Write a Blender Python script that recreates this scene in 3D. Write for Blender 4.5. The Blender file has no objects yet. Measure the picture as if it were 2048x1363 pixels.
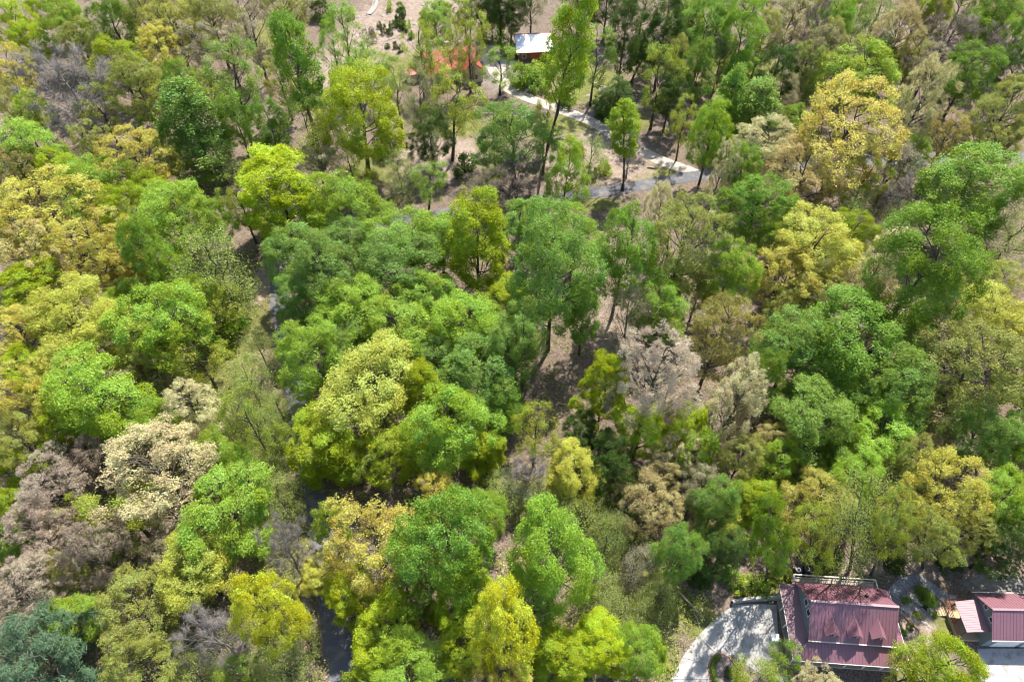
import bpy, math, random
import numpy as np
from mathutils import Vector, Matrix

# ------------------------------------------------------------------ camera, sky, sun, exposure
SC = bpy.context.scene
COL = SC.collection
FPX, PITCH, CAMH = 1365.0, math.radians(50), 95.0          # focal length in photo pixels, tilt below horizon, height
cam_data = bpy.data.cameras.new('camera')
cam_data.sensor_width = 36.0
cam_data.lens = 36.0 * FPX / 2048
cam_data.clip_start, cam_data.clip_end = 1.0, 3000.0
cam = bpy.data.objects.new('camera', cam_data)
COL.objects.link(cam)
cam.location = (0, 0, CAMH)
cam.rotation_euler = (math.pi / 2 - PITCH, 0, 0)
SC.camera = cam

SUN_EL, SUN_AZ = math.radians(58), math.radians(24)        # azimuth clockwise from +Y
world = bpy.data.worlds.new('World')
SC.world = world
world.use_nodes = True
wn = world.node_tree
sky = wn.nodes.new('ShaderNodeTexSky')
sky.sky_type = 'NISHITA'
sky.sun_disc = False
sky.sun_elevation, sky.sun_rotation = SUN_EL, SUN_AZ
bg = wn.nodes['Background']
bg.inputs['Strength'].default_value = 0.14
wn.links.new(sky.outputs[0], bg.inputs['Color'])
sun_data = bpy.data.lights.new('sun', 'SUN')
sun_data.energy, sun_data.angle, sun_data.color = 5.0, math.radians(0.53), (1.0, 0.955, 0.88)
sun = bpy.data.objects.new('sun', sun_data)
COL.objects.link(sun)
sdir = Vector((math.sin(SUN_AZ) * math.cos(SUN_EL), math.cos(SUN_AZ) * math.cos(SUN_EL), math.sin(SUN_EL)))
sun.rotation_euler = sdir.to_track_quat('Z', 'Y').to_euler()
sun.location = (0, 0, 150)
SC.view_settings.view_transform = 'Standard'
SC.view_settings.look = 'None'
SC.view_settings.exposure = 1.12
SC.view_settings.gamma = 1.0
SC.cycles.max_bounces = 5
SC.cycles.diffuse_bounces = 3
SC.cycles.transmission_bounces = 3
SC.cycles.glossy_bounces = 2
SC.cycles.use_denoising = True
SC.cycles.use_adaptive_sampling = True
SC.cycles.adaptive_threshold = 0.04
SC.cycles.pixel_filter_type = 'BLACKMAN_HARRIS'
SC.cycles.filter_width = 1.15

RNG = np.random.default_rng(11)
random.seed(5)

FW = np.array([0, math.cos(PITCH), -math.sin(PITCH)])
UP = np.array([0, math.sin(PITCH), math.cos(PITCH)])
def ray(u, v):
    return FW + (u - 1024) / FPX * np.array([1.0, 0, 0]) - (v - 681.5) / FPX * UP
def at(u, v, z=0.0):
    """point of the place seen at photo pixel (u, v), at height z"""
    d = ray(u, v)
    t = (z - CAMH) / d[2]
    return np.array([d[0] * t, d[1] * t, z])
def pix(p):
    q = np.array(p, float) - np.array([0, 0, CAMH])
    dz = q @ FW
    return 1024 + FPX * q[0] / dz, 681.5 - FPX * (q @ UP) / dz

# ------------------------------------------------------------------ helpers
def tag(o, label=None, cat=None, group=None, kind=None):
    if label: o['label'] = label
    if cat: o['category'] = cat
    if group: o['group'] = group
    if kind: o['kind'] = kind
    return o
def empty(name, loc=(0, 0, 0), rz=0.0):
    o = bpy.data.objects.new(name, None)
    o.empty_display_size = 0.3
    o.location = loc
    o.rotation_euler = (0, 0, rz)
    COL.objects.link(o)
    return o

class MB:
    def __init__(s): s.v, s.f = [], []
    def add(s, vs, fs):
        b = len(s.v)
        s.v += [tuple(float(c) for c in p) for p in vs]
        s.f += [tuple(b + i for i in f) for f in fs]
        return s
    def box(s, x0, x1, y0, y1, z0, z1):
        vs = [(x, y, z) for z in (z0, z1) for y in (y0, y1) for x in (x0, x1)]
        return s.add(vs, [(0, 2, 3, 1), (4, 5, 7, 6), (0, 1, 5, 4), (2, 6, 7, 3), (0, 4, 6, 2), (1, 3, 7, 5)])
    def slab(s, poly, z0, z1):
        n = len(poly)
        vs = [(p[0], p[1], z0) for p in poly] + [(p[0], p[1], z1) for p in poly]
        return s.add(vs, [tuple(range(n - 1, -1, -1)), tuple(range(n, 2 * n))] + [(i, (i + 1) % n, n + (i + 1) % n, n + i) for i in range(n)])
    def sheet(s, pts, t=0.06):
        """tilted polygon with thickness t (extruded along its normal, downwards)"""
        P = [np.array(p, float) for p in pts]
        n = np.cross(P[1] - P[0], P[2] - P[0]); n /= np.linalg.norm(n)
        if n[2] < 0:
            P = P[::-1]; n = -n
        k = len(P)
        vs = P + [p - n * t for p in P]
        return s.add(vs, [tuple(range(k)), tuple(range(2 * k - 1, k - 1, -1))] + [((i + 1) % k, i, k + i, k + (i + 1) % k) for i in range(k)])
    def bar(s, a, b, w=0.05, h=None):
        h = h or w
        a, b = np.array(a, float), np.array(b, float)
        d = b - a; d /= np.linalg.norm(d)
        r = np.cross(d, (0, 0, 1.0))
        if np.linalg.norm(r) < 1e-3: r = np.array([1.0, 0, 0])
        r /= np.linalg.norm(r); u = np.cross(r, d)
        vs = [p + r * w / 2 * i + u * h / 2 * j for p in (a, b) for i, j in ((-1, -1), (1, -1), (1, 1), (-1, 1))]
        return s.add(vs, [(0, 1, 2, 3), (7, 6, 5, 4), (0, 4, 5, 1), (1, 5, 6, 2), (2, 6, 7, 3), (3, 7, 4, 0)])
    def tube(s, pts, rad, n=6):
        P = [np.array(p, float) for p in pts]
        rings = []
        for i, p in enumerate(P):
            d = P[min(i + 1, len(P) - 1)] - P[max(i - 1, 0)]
            d /= np.linalg.norm(d) + 1e-9
            a = np.cross(d, (0, 0, 1.0))
            if np.linalg.norm(a) < 0.05: a = np.cross(d, (1.0, 0, 0))
            a /= np.linalg.norm(a); b = np.cross(d, a)
            rings.append([p + rad[i] * (math.cos(2 * math.pi * k / n) * a + math.sin(2 * math.pi * k / n) * b) for k in range(n)])
        vs = [q for r in rings for q in r]
        fs = [(i * n + k, i * n + (k + 1) % n, (i + 1) * n + (k + 1) % n, (i + 1) * n + k) for i in range(len(P) - 1) for k in range(n)]
        fs += [tuple(range(n - 1, -1, -1)), tuple((len(P) - 1) * n + k for k in range(n))]
        return s.add(vs, fs)
    def mesh(s, name, smooth=False):
        me = bpy.data.meshes.new(name)
        me.from_pydata(s.v, [], s.f)
        if smooth: me.polygons.foreach_set('use_smooth', [True] * len(me.polygons))
        return me
    def build(s, name, mat, parent=None, smooth=False):
        me = s.mesh(name, smooth)
        me.materials.append(mat)
        o = bpy.data.objects.new(name, me)
        COL.objects.link(o)
        if parent: o.parent = parent
        return o

def quads_mesh(name, V, cols=None, tri=False):
    """V: (n,4,3) corners -> mesh of loose quads, cols (n,4) rgba per quad"""
    n = len(V)
    me = bpy.data.meshes.new(name)
    me.vertices.add(4 * n); me.loops.add(4 * n); me.polygons.add(n)
    me.vertices.foreach_set('co', V.reshape(-1).astype(np.float32))
    me.loops.foreach_set('vertex_index', np.arange(4 * n, dtype=np.int32))
    me.polygons.foreach_set('loop_start', np.arange(0, 4 * n, 4, dtype=np.int32))
    me.polygons.foreach_set('loop_total', np.full(n, 4, dtype=np.int32))
    if cols is not None:
        a = me.attributes.new('var', 'FLOAT_COLOR', 'POINT')
        a.data.foreach_set('color', np.repeat(cols, 4, axis=0).reshape(-1).astype(np.float32))
    me.update(calc_edges=True)
    return me

def leaf_quads(P, N, L, W, rng):
    """diamond-shaped leaves at P with normals N"""
    n = len(P)
    N = N / (np.linalg.norm(N, axis=1, keepdims=True) + 1e-9)
    r = rng.normal(size=(n, 3))
    A = np.cross(N, r); A /= np.linalg.norm(A, axis=1, keepdims=True) + 1e-9
    B = np.cross(N, A)
    L = L[:, None]; W = W[:, None]
    return np.stack([P - A * L * .5, P + B * W * .5 + A * L * .08, P + A * L * .5, P - B * W * .5 + A * L * .08], axis=1)

# ------------------------------------------------------------------ materials
def new_mat(name):
    m = bpy.data.materials.new(name); m.use_nodes = True
    nt = m.node_tree
    return m, nt, nt.nodes['Principled BSDF']
def nd(nt, t, **kw):
    n = nt.nodes.new(t)
    for k, v in kw.items(): setattr(n, k, v)
    return n
def surf(name, c1, c2=None, scale=2.0, rough=0.8, bump=0.0, c3=None, scale2=0.3, metal=0.0, spec=0.3):
    """two-scale noise surface"""
    m, nt, b = new_mat(name)
    L = nt.links
    c2 = c2 or tuple(0.8 * x for x in c1)
    co = nd(nt, 'ShaderNodeTexCoord')
    n1 = nd(nt, 'ShaderNodeTexNoise'); n1.inputs['Scale'].default_value = scale; n1.inputs['Detail'].default_value = 6; n1.inputs['Roughness'].default_value = .65
    L.new(co.outputs['Object'], n1.inputs['Vector'])
    r1 = nd(nt, 'ShaderNodeValToRGB')
    r1.color_ramp.elements[0].position, r1.color_ramp.elements[1].position = .35, .68
    r1.color_ramp.elements[0].color, r1.color_ramp.elements[1].color = (*c2, 1), (*c1, 1)
    L.new(n1.outputs['Fac'], r1.inputs['Fac'])
    out = r1.outputs['Color']
    if c3:
        n2 = nd(nt, 'ShaderNodeTexNoise'); n2.inputs['Scale'].default_value = scale2; n2.inputs['Detail'].default_value = 5
        L.new(co.outputs['Object'], n2.inputs['Vector'])
        r2 = nd(nt, 'ShaderNodeValToRGB'); r2.color_ramp.elements[0].position, r2.color_ramp.elements[1].position = .5, .68
        L.new(n2.outputs['Fac'], r2.inputs['Fac'])
        mx = nd(nt, 'ShaderNodeMix', data_type='RGBA'); mx.inputs['B'].default_value = (*c3, 1)
        L.new(r2.outputs['Color'], mx.inputs['Factor']); L.new(out, mx.inputs['A'])
        out = mx.outputs['Result']
    L.new(out, b.inputs['Base Color'])
    b.inputs['Roughness'].default_value = rough
    b.inputs['Metallic'].default_value = metal
    b.inputs['Specular IOR Level'].default_value = spec
    if bump:
        bp = nd(nt, 'ShaderNodeBump'); bp.inputs['Strength'].default_value = bump; bp.inputs['Distance'].default_value = .08
        L.new(n1.outputs['Fac'], bp.inputs['Height']); L.new(bp.outputs[0], b.inputs['Normal'])
    return m

def leaf_material(name, own_colour=False, trans=0.48):
    """leaves: colour of the tree (object colour) varied leaf by leaf and branch by branch; partly translucent"""
    m = bpy.data.materials.new(name); m.use_nodes = True
    nt = m.node_tree; L = nt.links
    nt.nodes.remove(nt.nodes['Principled BSDF'])
    out = nt.nodes['Material Output']
    at_ = nd(nt, 'ShaderNodeAttribute'); at_.attribute_name = 'var'
    if own_colour:
        col = at_.outputs['Color']
    else:
        oi = nd(nt, 'ShaderNodeObjectInfo')
        sp = nd(nt, 'ShaderNodeSeparateColor'); L.new(at_.outputs['Color'], sp.inputs[0])
        hs = nd(nt, 'ShaderNodeHueSaturation')
        h = nd(nt, 'ShaderNodeMapRange'); h.inputs['To Min'].default_value, h.inputs['To Max'].default_value = .496, .530
        L.new(sp.outputs['Green'], h.inputs['Value']); L.new(h.outputs[0], hs.inputs['Hue'])
        v = nd(nt, 'ShaderNodeMapRange'); v.inputs['To Min'].default_value, v.inputs['To Max'].default_value = .60, 1.38
        L.new(sp.outputs['Red'], v.inputs['Value']); L.new(v.outputs[0], hs.inputs['Value'])
        s = nd(nt, 'ShaderNodeMapRange'); s.inputs['To Min'].default_value, s.inputs['To Max'].default_value = 1.10, .88
        L.new(sp.outputs['Blue'], s.inputs['Value']); L.new(s.outputs[0], hs.inputs['Saturation'])
        L.new(oi.outputs['Color'], hs.inputs['Color'])
        col = hs.outputs['Color']
    df = nd(nt, 'ShaderNodeBsdfDiffuse'); L.new(col, df.inputs['Color'])
    tr = nd(nt, 'ShaderNodeBsdfTranslucent'); L.new(col, tr.inputs['Color'])
    mx = nd(nt, 'ShaderNodeMixShader'); mx.inputs['Fac'].default_value = trans
    L.new(df.outputs[0], mx.inputs[1]); L.new(tr.outputs[0], mx.inputs[2])
    gl = nd(nt, 'ShaderNodeBsdfGlossy'); gl.inputs['Roughness'].default_value = .45; gl.inputs['Color'].default_value = (.9, .95, 1, 1)
    m2 = nd(nt, 'ShaderNodeMixShader'); m2.inputs['Fac'].default_value = .012
    L.new(mx.outputs[0], m2.inputs[1]); L.new(gl.outputs[0], m2.inputs[2])
    L.new(m2.outputs[0], out.inputs['Surface'])
    return m

M = {}
M['leaf'] = leaf_material('leaf')
M['undergrowth'] = leaf_material('undergrowth_leaf', True)
M['bark'] = surf('bark', (.125, .102, .085), (.06, .048, .04), 6, .9, .4)
M['bark_pale'] = surf('bark_pale', (.30, .27, .245), (.15, .13, .115), 5, .9, .3)
M['asphalt'] = surf('asphalt', (.135, .135, .148), (.085, .085, .096), 7, .9, .2, (.20, .17, .145), .55)
M['lane_concrete'] = surf('lane_concrete', (.47, .41, .34), (.36, .305, .25), 4, .9, .1, (.30, .25, .195), .6)
M['concrete'] = surf('concrete', (.36, .345, .325), (.31, .295, .275), 3, .85, .05, (.225, .205, .185), .9)
M['roof_red'] = surf('roof_red', (.205, .085, .108), (.185, .076, .097), 1.0, .52, 0, (.165, .078, .092), .35, spec=.9)
M['roof_mauve'] = surf('roof_mauve', (.42, .30, .36), (.37, .26, .31), 1.2, .35, 0, spec=.5)
M['roof_orange'] = surf('roof_orange', (.50, .10, .06), (.38, .07, .045), 1.0, .45, 0, (.52, .17, .13), .3, spec=.5)
M['roof_glare'] = surf('roof_glare', (.82, .80, .79), (.74, .72, .71), 1.5, .4)  # sun glare off the outbuilding's metal roof, put into the colour as white
M['rust_trim'] = surf('rust_trim', (.38, .11, .06), (.28, .08, .05), 3, .6)
M['siding'] = surf('siding', (.22, .27, .29), (.18, .22, .24), 2, .7)
M['brown_wood'] = surf('brown_wood', (.19, .105, .07), (.12, .065, .045), 5, .8, .2)
M['deck_wood'] = surf('deck_wood', (.44, .36, .28), (.33, .27, .21), 6, .85, .1)
M['tan_wood'] = surf('tan_wood', (.50, .36, .22), (.38, .26, .16), 6, .8)
M['white_paint'] = surf('white_paint', (.78, .77, .75), (.70, .69, .67), 2, .55)
M['cream_trim'] = surf('cream_trim', (.62, .58, .50), (.52, .48, .41), 3, .6)
M['glass'] = surf('glass', (.03, .035, .04), (.02, .025, .03), 1, .12, spec=.6)
M['stone'] = surf('stone', (.38, .335, .29), (.22, .19, .165), 2.2, .9, .5)
M['stone_grey'] = surf('stone_grey', (.27, .265, .27), (.17, .165, .17), 3, .9, .4)
M['brick'] = surf('brick', (.34, .17, .12), (.24, .12, .085), 4, .9, .2)
M['mulch'] = surf('mulch', (.25, .205, .18), (.12, .095, .08), 7, .95, .5)
M['water'] = surf('water', (.012, .014, .012), (.008, .01, .008), 1, .08, spec=.5)
M['dark_metal'] = surf('dark_metal', (.05, .052, .055), (.03, .03, .034), 5, .5)
M['log'] = surf('log', (.42, .34, .27), (.27, .21, .17), 5, .9, .4)
M['gravel'] = surf('gravel', (.36, .325, .30), (.22, .20, .185), 8, .95, .4, (.27, .24, .21), .5)

def ground_material():
    m, nt, b = new_mat('forest_floor'); L = nt.links
    co = nd(nt, 'ShaderNodeTexCoord')
    def noise(scale, detail=6, rough=.65):
        n = nd(nt, 'ShaderNodeTexNoise'); n.inputs['Scale'].default_value = scale; n.inputs['Detail'].default_value = detail; n.inputs['Roughness'].default_value = rough
        L.new(co.outputs['Object'], n.inputs['Vector']); return n.outputs['Fac']
    def ramp(f, stops):
        r = nd(nt, 'ShaderNodeValToRGB')
        e = r.color_ramp.elements
        while len(e) < len(stops): e.new(.5)
        for k, (p, c) in enumerate(stops): e[k].position = p; e[k].color = (*c, 1)
        L.new(f, r.inputs['Fac']); return r.outputs['Color']
    def mix(f, a, c):
        x = nd(nt, 'ShaderNodeMix', data_type='RGBA'); L.new(f, x.inputs['Factor']); L.new(a, x.inputs['A']); L.new(c, x.inputs['B']); return x.outputs['Result']
    fine = noise(3.2, 8, .75)
    litter = ramp(fine, [(.30, (.06, .045, .034)), (.47, (.14, .105, .08)), (.60, (.235, .18, .14)), (.75, (.36, .29, .24))])
    grass = ramp(fine, [(.28, (.06, .075, .02)), (.5, (.145, .15, .045)), (.72, (.25, .22, .09))])
    soil = ramp(noise(5, 8, .75), [(.3, (.15, .105, .08)), (.5, (.26, .20, .155)), (.7, (.42, .345, .285))])
    grav = ramp(noise(7, 8, .8), [(.3, (.10, .09, .082)), (.5, (.21, .19, .17)), (.72, (.36, .33, .30))])
    va = nd(nt, 'ShaderNodeAttribute'); va.attribute_name = 'cover'
    sp = nd(nt, 'ShaderNodeSeparateColor'); L.new(va.outputs['Color'], sp.inputs[0])
    big = noise(.35, 12, .8)
    def edge(w):
        a = nd(nt, 'ShaderNodeMath', operation='ADD'); L.new(w, a.inputs[0]); L.new(big, a.inputs[1])
        r = nd(nt, 'ShaderNodeMapRange'); r.inputs['From Min'].default_value, r.inputs['From Max'].default_value = .86, 1.06
        L.new(a.outputs[0], r.inputs['Value']); return r.outputs[0]
    c = mix(edge(sp.outputs['Red']), litter, grass)
    c = mix(edge(sp.outputs['Green']), c, soil)
    c = mix(edge(sp.outputs['Blue']), c, grav)
    mot = nd(nt, 'ShaderNodeMapRange'); mot.inputs['From Min'].default_value, mot.inputs['From Max'].default_value = .32, .68
    mot.inputs['To Min'].default_value, mot.inputs['To Max'].default_value = .55, 1.3
    L.new(noise(.9, 10, .8), mot.inputs['Value'])
    hv = nd(nt, 'ShaderNodeHueSaturation'); L.new(c, hv.inputs['Color']); L.new(mot.outputs[0], hv.inputs['Value'])
    c = hv.outputs['Color']
    L.new(c, b.inputs['Base Color']); b.inputs['Roughness'].default_value = .95; b.inputs['Specular IOR Level'].default_value = .1
    bp = nd(nt, 'ShaderNodeBump'); bp.inputs['Strength'].default_value = .6; bp.inputs['Distance'].default_value = .15
    L.new(fine, bp.inputs['Height']); L.new(bp.outputs[0], b.inputs['Normal'])
    return m
M['ground'] = ground_material()

# ------------------------------------------------------------------ the setting: roads, lane, ground
def smooth_line(pts, step=1.5):
    P = [np.array(p, float) for p in pts]
    out = []
    for i in range(len(P) - 1):
        a, b, c, d = P[max(i - 1, 0)], P[i], P[i + 1], P[min(i + 2, len(P) - 1)]
        n = max(2, int(np.linalg.norm(c - b) / step))
        for k in range(n):
            t = k / n
            out.append(.5 * ((2 * b) + (-a + c) * t + (2 * a - 5 * b + 4 * c - d) * t * t + (-a + 3 * b - 3 * c + d) * t ** 3))
    out.append(P[-1])
    return np.array(out)
road_px = [(735, 1560), (704, 1440), (684, 1340), (662, 1200), (642, 1060), (624, 960), (603, 840), (588, 750), (572, 670), (560, 600), (563, 545), (595, 495),
           (700, 455), (850, 432), (980, 418), (1060, 402), (1180, 387), (1310, 366), (1400, 350), (1520, 336), (1700, 322), (1850, 318), (2100, 312)]
ROAD = smooth_line([at(*p)[:2] for p in road_px])
lane_px = [(985, 112), (1000, 152), (1022, 180), (1065, 199), (1120, 219), (1180, 242), (1245, 280), (1315, 318), (1375, 340), (1405, 352)]
LANE = smooth_line([at(*p)[:2] for p in lane_px])
def dist_line(xy, line):
    return np.min(np.linalg.norm(line[None] - xy[:, None], axis=2), axis=1)
def strip(line, w, z, wob=0.0, rng=None, z0=-.25):
    d = np.gradient(line, axis=0); d /= np.linalg.norm(d, axis=1, keepdims=True)
    n = np.stack([-d[:, 1], d[:, 0]], 1)
    wl = w / 2 + (rng.normal(size=len(line)) * wob if rng is not None else 0)
    wr = w / 2 + (rng.normal(size=len(line)) * wob if rng is not None else 0)
    Lp, Rp = line + n * np.reshape(wl, (-1, 1)), line - n * np.reshape(wr, (-1, 1))
    k = len(line); mb = MB()
    mb.v = [(*p, z) for p in Lp] + [(*p, z) for p in Rp] + [(*p, z0) for p in Lp] + [(*p, z0) for p in Rp]
    for i in range(k - 1):
        mb.f += [(k + i, k + i + 1, i + 1, i), (2 * k + i, i, i + 1, 2 * k + i + 1), (k + i, 3 * k + i, 3 * k + i + 1, k + i + 1)]
    return mb
tag(strip(ROAD, 3.5, .03, .10, RNG).build('road', M['asphalt']), kind='structure')

# ground cover regions in the photo: (u, v, ru, rv, channel)  0 grass 1 pale soil 2 gravel
REG = [(700, 120, 60, 60, 0), (830, 60, 50, 30, 0), (800, 130, 90, 50, 0), (900, 250, 90, 40, 0), (760, 330, 80, 50, 0), (1250, 240, 60, 30, 0), (560, 60, 60, 60, 0), (1500, 150, 120, 60, 0), (775, 55, 110, 70, 1), (655, 130, 38, 60, 1), (860, 10, 80, 35, 1), (1010, 130, 60, 60, 2), (1200, 320, 130, 70, 1), (1130, 260, 90, 40, 0), (1240, 330, 60, 20, 0),
       (1290, 350, 90, 30, 0), (1180, 170, 100, 45, 0), (1120, 130, 60, 25, 0), (690, 90, 40, 60, 0), (880, 320, 110, 60, 1), (960, 330, 60, 60, 0), (1150, 405, 120, 18, 0),
       (1240, 660, 60, 90, 1), (1260, 640, 40, 40, 0), (1880, 1235, 55, 45, 0), (1835, 1255, 40, 55, 1), (1990, 1168, 80, 26, 2), (2040, 1180, 60, 30, 2), (1830, 1205, 60, 40, 2),
       (1640, 1155, 160, 18, 0), (1520, 1180, 60, 24, 0), (1400, 1240, 45, 70, 0), (1340, 1330, 40, 60, 0), (1700, 1130, 90, 25, 1), (1860, 1135, 90, 22, 1),
       (530, 560, 25, 55, 1), (590, 930, 20, 70, 1), (625, 1150, 20, 120, 1), (655, 1250, 20, 60, 1), (430, 700, 120, 220, 0), (490, 900, 120, 150, 0), (560, 1150, 70, 220, 0),
       (1130, 1000, 130, 90, 0), (1250, 1150, 120, 140, 0), (1850, 1340, 90, 40, 0), (1330, 1210, 60, 60, 0), (1480, 1320, 140, 60, 1)]
def region_weights(xy):
    W = np.zeros((len(xy), 3))
    for u, v, ru, rv, ch in REG:
        c = at(u, v)[:2]
        rx = abs(at(u + ru, v)[0] - c[0]); ry = abs(at(u, v - rv)[1] - at(u, v + rv)[1]) / 2
        d = np.sqrt(((xy[:, 0] - c[0]) / rx) ** 2 + ((xy[:, 1] - c[1]) / ry) ** 2)
        W[:, ch] = np.maximum(W[:, ch], np.clip(1.25 - .75 * d, 0, 1) * .72)
    return W
def ground_height(xy):
    x, y = xy[:, 0], xy[:, 1]
    h = .5 * np.sin(x / 19 + 1) * np.sin(y / 23 + .5) + .35 * np.sin(x / 9.1 + y / 13.3)
    pad = np.clip((np.hypot((x - 48) / 1.6, y - 30) - 17) / 12, 0, 1)                # level yard by the houses
    top = np.clip((np.hypot(x + 5, y - 176) - 32) / 14, 0, 1)
    rd = np.clip((np.minimum(dist_line(xy, ROAD), dist_line(xy, LANE)) - 3.4) / 6, 0, 1)
    return np.minimum(h, .6) * pad * top * rd - .012
gx = np.arange(-230, 231, 1.6); gy = np.arange(-30, 330, 1.6)
GX, GY = np.meshgrid(gx, gy)
gxy = np.stack([GX.ravel(), GY.ravel()], 1)
gz = np.concatenate([ground_height(c) for c in np.array_split(gxy, 40)])
me = bpy.data.meshes.new('ground')
nx, ny = len(gx), len(gy)
ii = (np.arange(ny - 1)[:, None] * nx + np.arange(nx - 1)[None]).ravel()
gq = np.stack([ii, ii + 1, ii + 1 + nx, ii + nx], 1)
# outer apron to the horizon
gv = np.column_stack([gxy, gz])
A = [(-1500, -1500, -.3), (1500, -1500, -.3), (1500, 2000, -.3), (-1500, 2000, -.3)]
nv = len(gv)
me.from_pydata([], [], [])
me.vertices.add(nv + 4)
me.vertices.foreach_set('co', np.vstack([gv, A]).astype(np.float32).ravel())
cor = [0, nx - 1, nx * ny - 1, nx * (ny - 1)]
extra = [(nv, nv + 1, cor[1], cor[0]), (nv + 1, nv + 2, cor[2], cor[1]), (nv + 2, nv + 3, cor[3], cor[2]), (nv + 3, nv, cor[0], cor[3])]
allq = np.vstack([gq, extra]).astype(np.int32)
me.loops.add(allq.size); me.polygons.add(len(allq))
me.loops.foreach_set('vertex_index', allq.ravel())
me.polygons.foreach_set('loop_start', np.arange(0, allq.size, 4, dtype=np.int32))
me.polygons.foreach_set('loop_total', np.full(len(allq), 4, dtype=np.int32))
me.polygons.foreach_set('use_smooth', np.ones(len(allq), bool))
ca = me.attributes.new('cover', 'FLOAT_COLOR', 'POINT')
cw = np.zeros((nv + 4, 4)); cw[:, 3] = 1
cw[:nv, :3] = region_weights(gxy)
ca.data.foreach_set('color', cw.astype(np.float32).ravel())
me.update(calc_edges=True)
me.materials.append(M['ground'])
gobj = bpy.data.objects.new('ground', me)
COL.objects.link(gobj)
tag(gobj, kind='structure')
def gh(x, y): return float(ground_height(np.array([[x, y]]))[0])

# pale lane from the far houses down to the road, poured in slabs
lane_root = empty('path')
tag(lane_root, kind='structure')
d = np.gradient(LANE, axis=0); d /= np.linalg.norm(d, axis=1, keepdims=True)
nrm = np.stack([-d[:, 1], d[:, 0]], 1)
for i in range(0, len(LANE) - 2, 2):
    j = min(i + 2, len(LANE) - 1)
    a, b = LANE[i] + d[i] * .03, LANE[j] - d[j] * .03
    w = 1.65 + .10 * random.random()
    MB().slab([a - nrm[i] * w, b - nrm[j] * w, b + nrm[j] * w, a + nrm[i] * w], -.2, .014 + .010 * random.random()).build('slab', M['lane_concrete'], lane_root)
fore = [at(*p)[:2] for p in [(955, 92), (1000, 88), (1028, 108), (1030, 128), (1012, 150), (988, 156), (972, 138)]]
MB().slab(fore[::-1], -.2, .008).build('forecourt', M['lane_concrete'], lane_root)

# driveway of the near house in large poured slabs
drive = empty('driveway'); tag(drive, kind='structure')
pairs = [((1325, 1400), (1416, 1400)), ((1341, 1358), (1420, 1358)), ((1364, 1314), (1426, 1331)), ((1394, 1271), (1440, 1313)), ((1430, 1236), (1466, 1309)),
         ((1468, 1208), (1492, 1330)), ((1512, 1206), (1522, 1348)), ((1553, 1208), (1560, 1350))]
for (a, b), (c, e) in zip(pairs[:-1], pairs[1:]):
    q = [at(*p)[:2] for p in (a, b, e, c)]
    cen = sum(q) / 4
    q = [cen + (p - cen) * (1 - .05 / np.linalg.norm(p - cen)) for p in q]
    MB().slab(q, -.2, .05 + .006 * random.random()).build('slab', M['concrete'], drive)
def strip_px(name, px, w, z, mat, root=None):
    o = strip(smooth_line([at(*p)[:2] for p in px], .8), w, z).build(name, mat, root); return o

# ------------------------------------------------------------------ houses
def roof_plane(root, pts, mat, ribs=True, t=.07, name='roof', spacing=.42, rib_dir=None):
    """pts: eave-left, eave-right, top-right, top-left; ribs run up the slope"""
    r = MB().sheet(pts, t).build(name, mat, root)
    if ribs:
        P = [np.array(p, float) for p in pts]
        n = np.cross(P[1] - P[0], P[2] - P[0]); n /= np.linalg.norm(n)
        if n[2] < 0: n = -n
        e = P[1] - P[0]; ln = np.linalg.norm(e); e /= ln
        up = np.cross(n, e)
        if up[2] < 0: up = -up
        # polygon in (e, up) coordinates, ribs clipped to it
        q = [((p - P[0]) @ e, (p - P[0]) @ up) for p in P]
        lo, hi = min(a for a, _ in q), max(a for a, _ in q)
        mb = MB()
        s = lo + spacing * .5
        while s < hi - .05:
            ys = []
            for k in range(len(q)):
                (a0, b0), (a1, b1) = q[k], q[(k + 1) % len(q)]
                if (a0 - s) * (a1 - s) < 0: ys.append(b0 + (b1 - b0) * (s - a0) / (a1 - a0))
            if len(ys) >= 2 and max(ys) - min(ys) > .15:
                A_, B_ = P[0] + e * s + up * (min(ys) + .01) + n * .012, P[0] + e * s + up * (max(ys) - .01) + n * .012
                mb.bar(A_, B_, .035, .035)
            s += spacing
        if mb.v: tag(mb.build('roof_ribs', mat, r), kind='stuff')
    return r
def window(root, c, wdir, w, h, out, frame='white_paint'):
    """window on a wall: centre c, along wdir, outward out"""
    c, wd, o = np.array(c, float), np.array(wdir, float), np.array(out, float)
    u = np.array([0, 0, 1.0])
    def quadbox(mb, c, w, h, d0, d1):
        vs = [c + wd * w / 2 * i + u * h / 2 * j + o * k for k in (d0, d1) for i, j in ((-1, -1), (1, -1), (1, 1), (-1, 1))]
        return mb.add(vs, [(0, 1, 2, 3), (7, 6, 5, 4), (0, 4, 5, 1), (1, 5, 6, 2), (2, 6, 7, 3), (3, 7, 4, 0)])
    fr = MB()
    for sx in (-1, 1): quadbox(fr, c + wd * sx * (w / 2 + .04), .09, h + .17, -.02, .06)
    for sz in (-1, 1): quadbox(fr, c + u * sz * (h / 2 + .04), w, .09, -.02, .055)
    f = fr.build('window', M[frame], root)
    quadbox(MB(), c, w, h, -.01, .02).build('pane', M['glass'], f)

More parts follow.
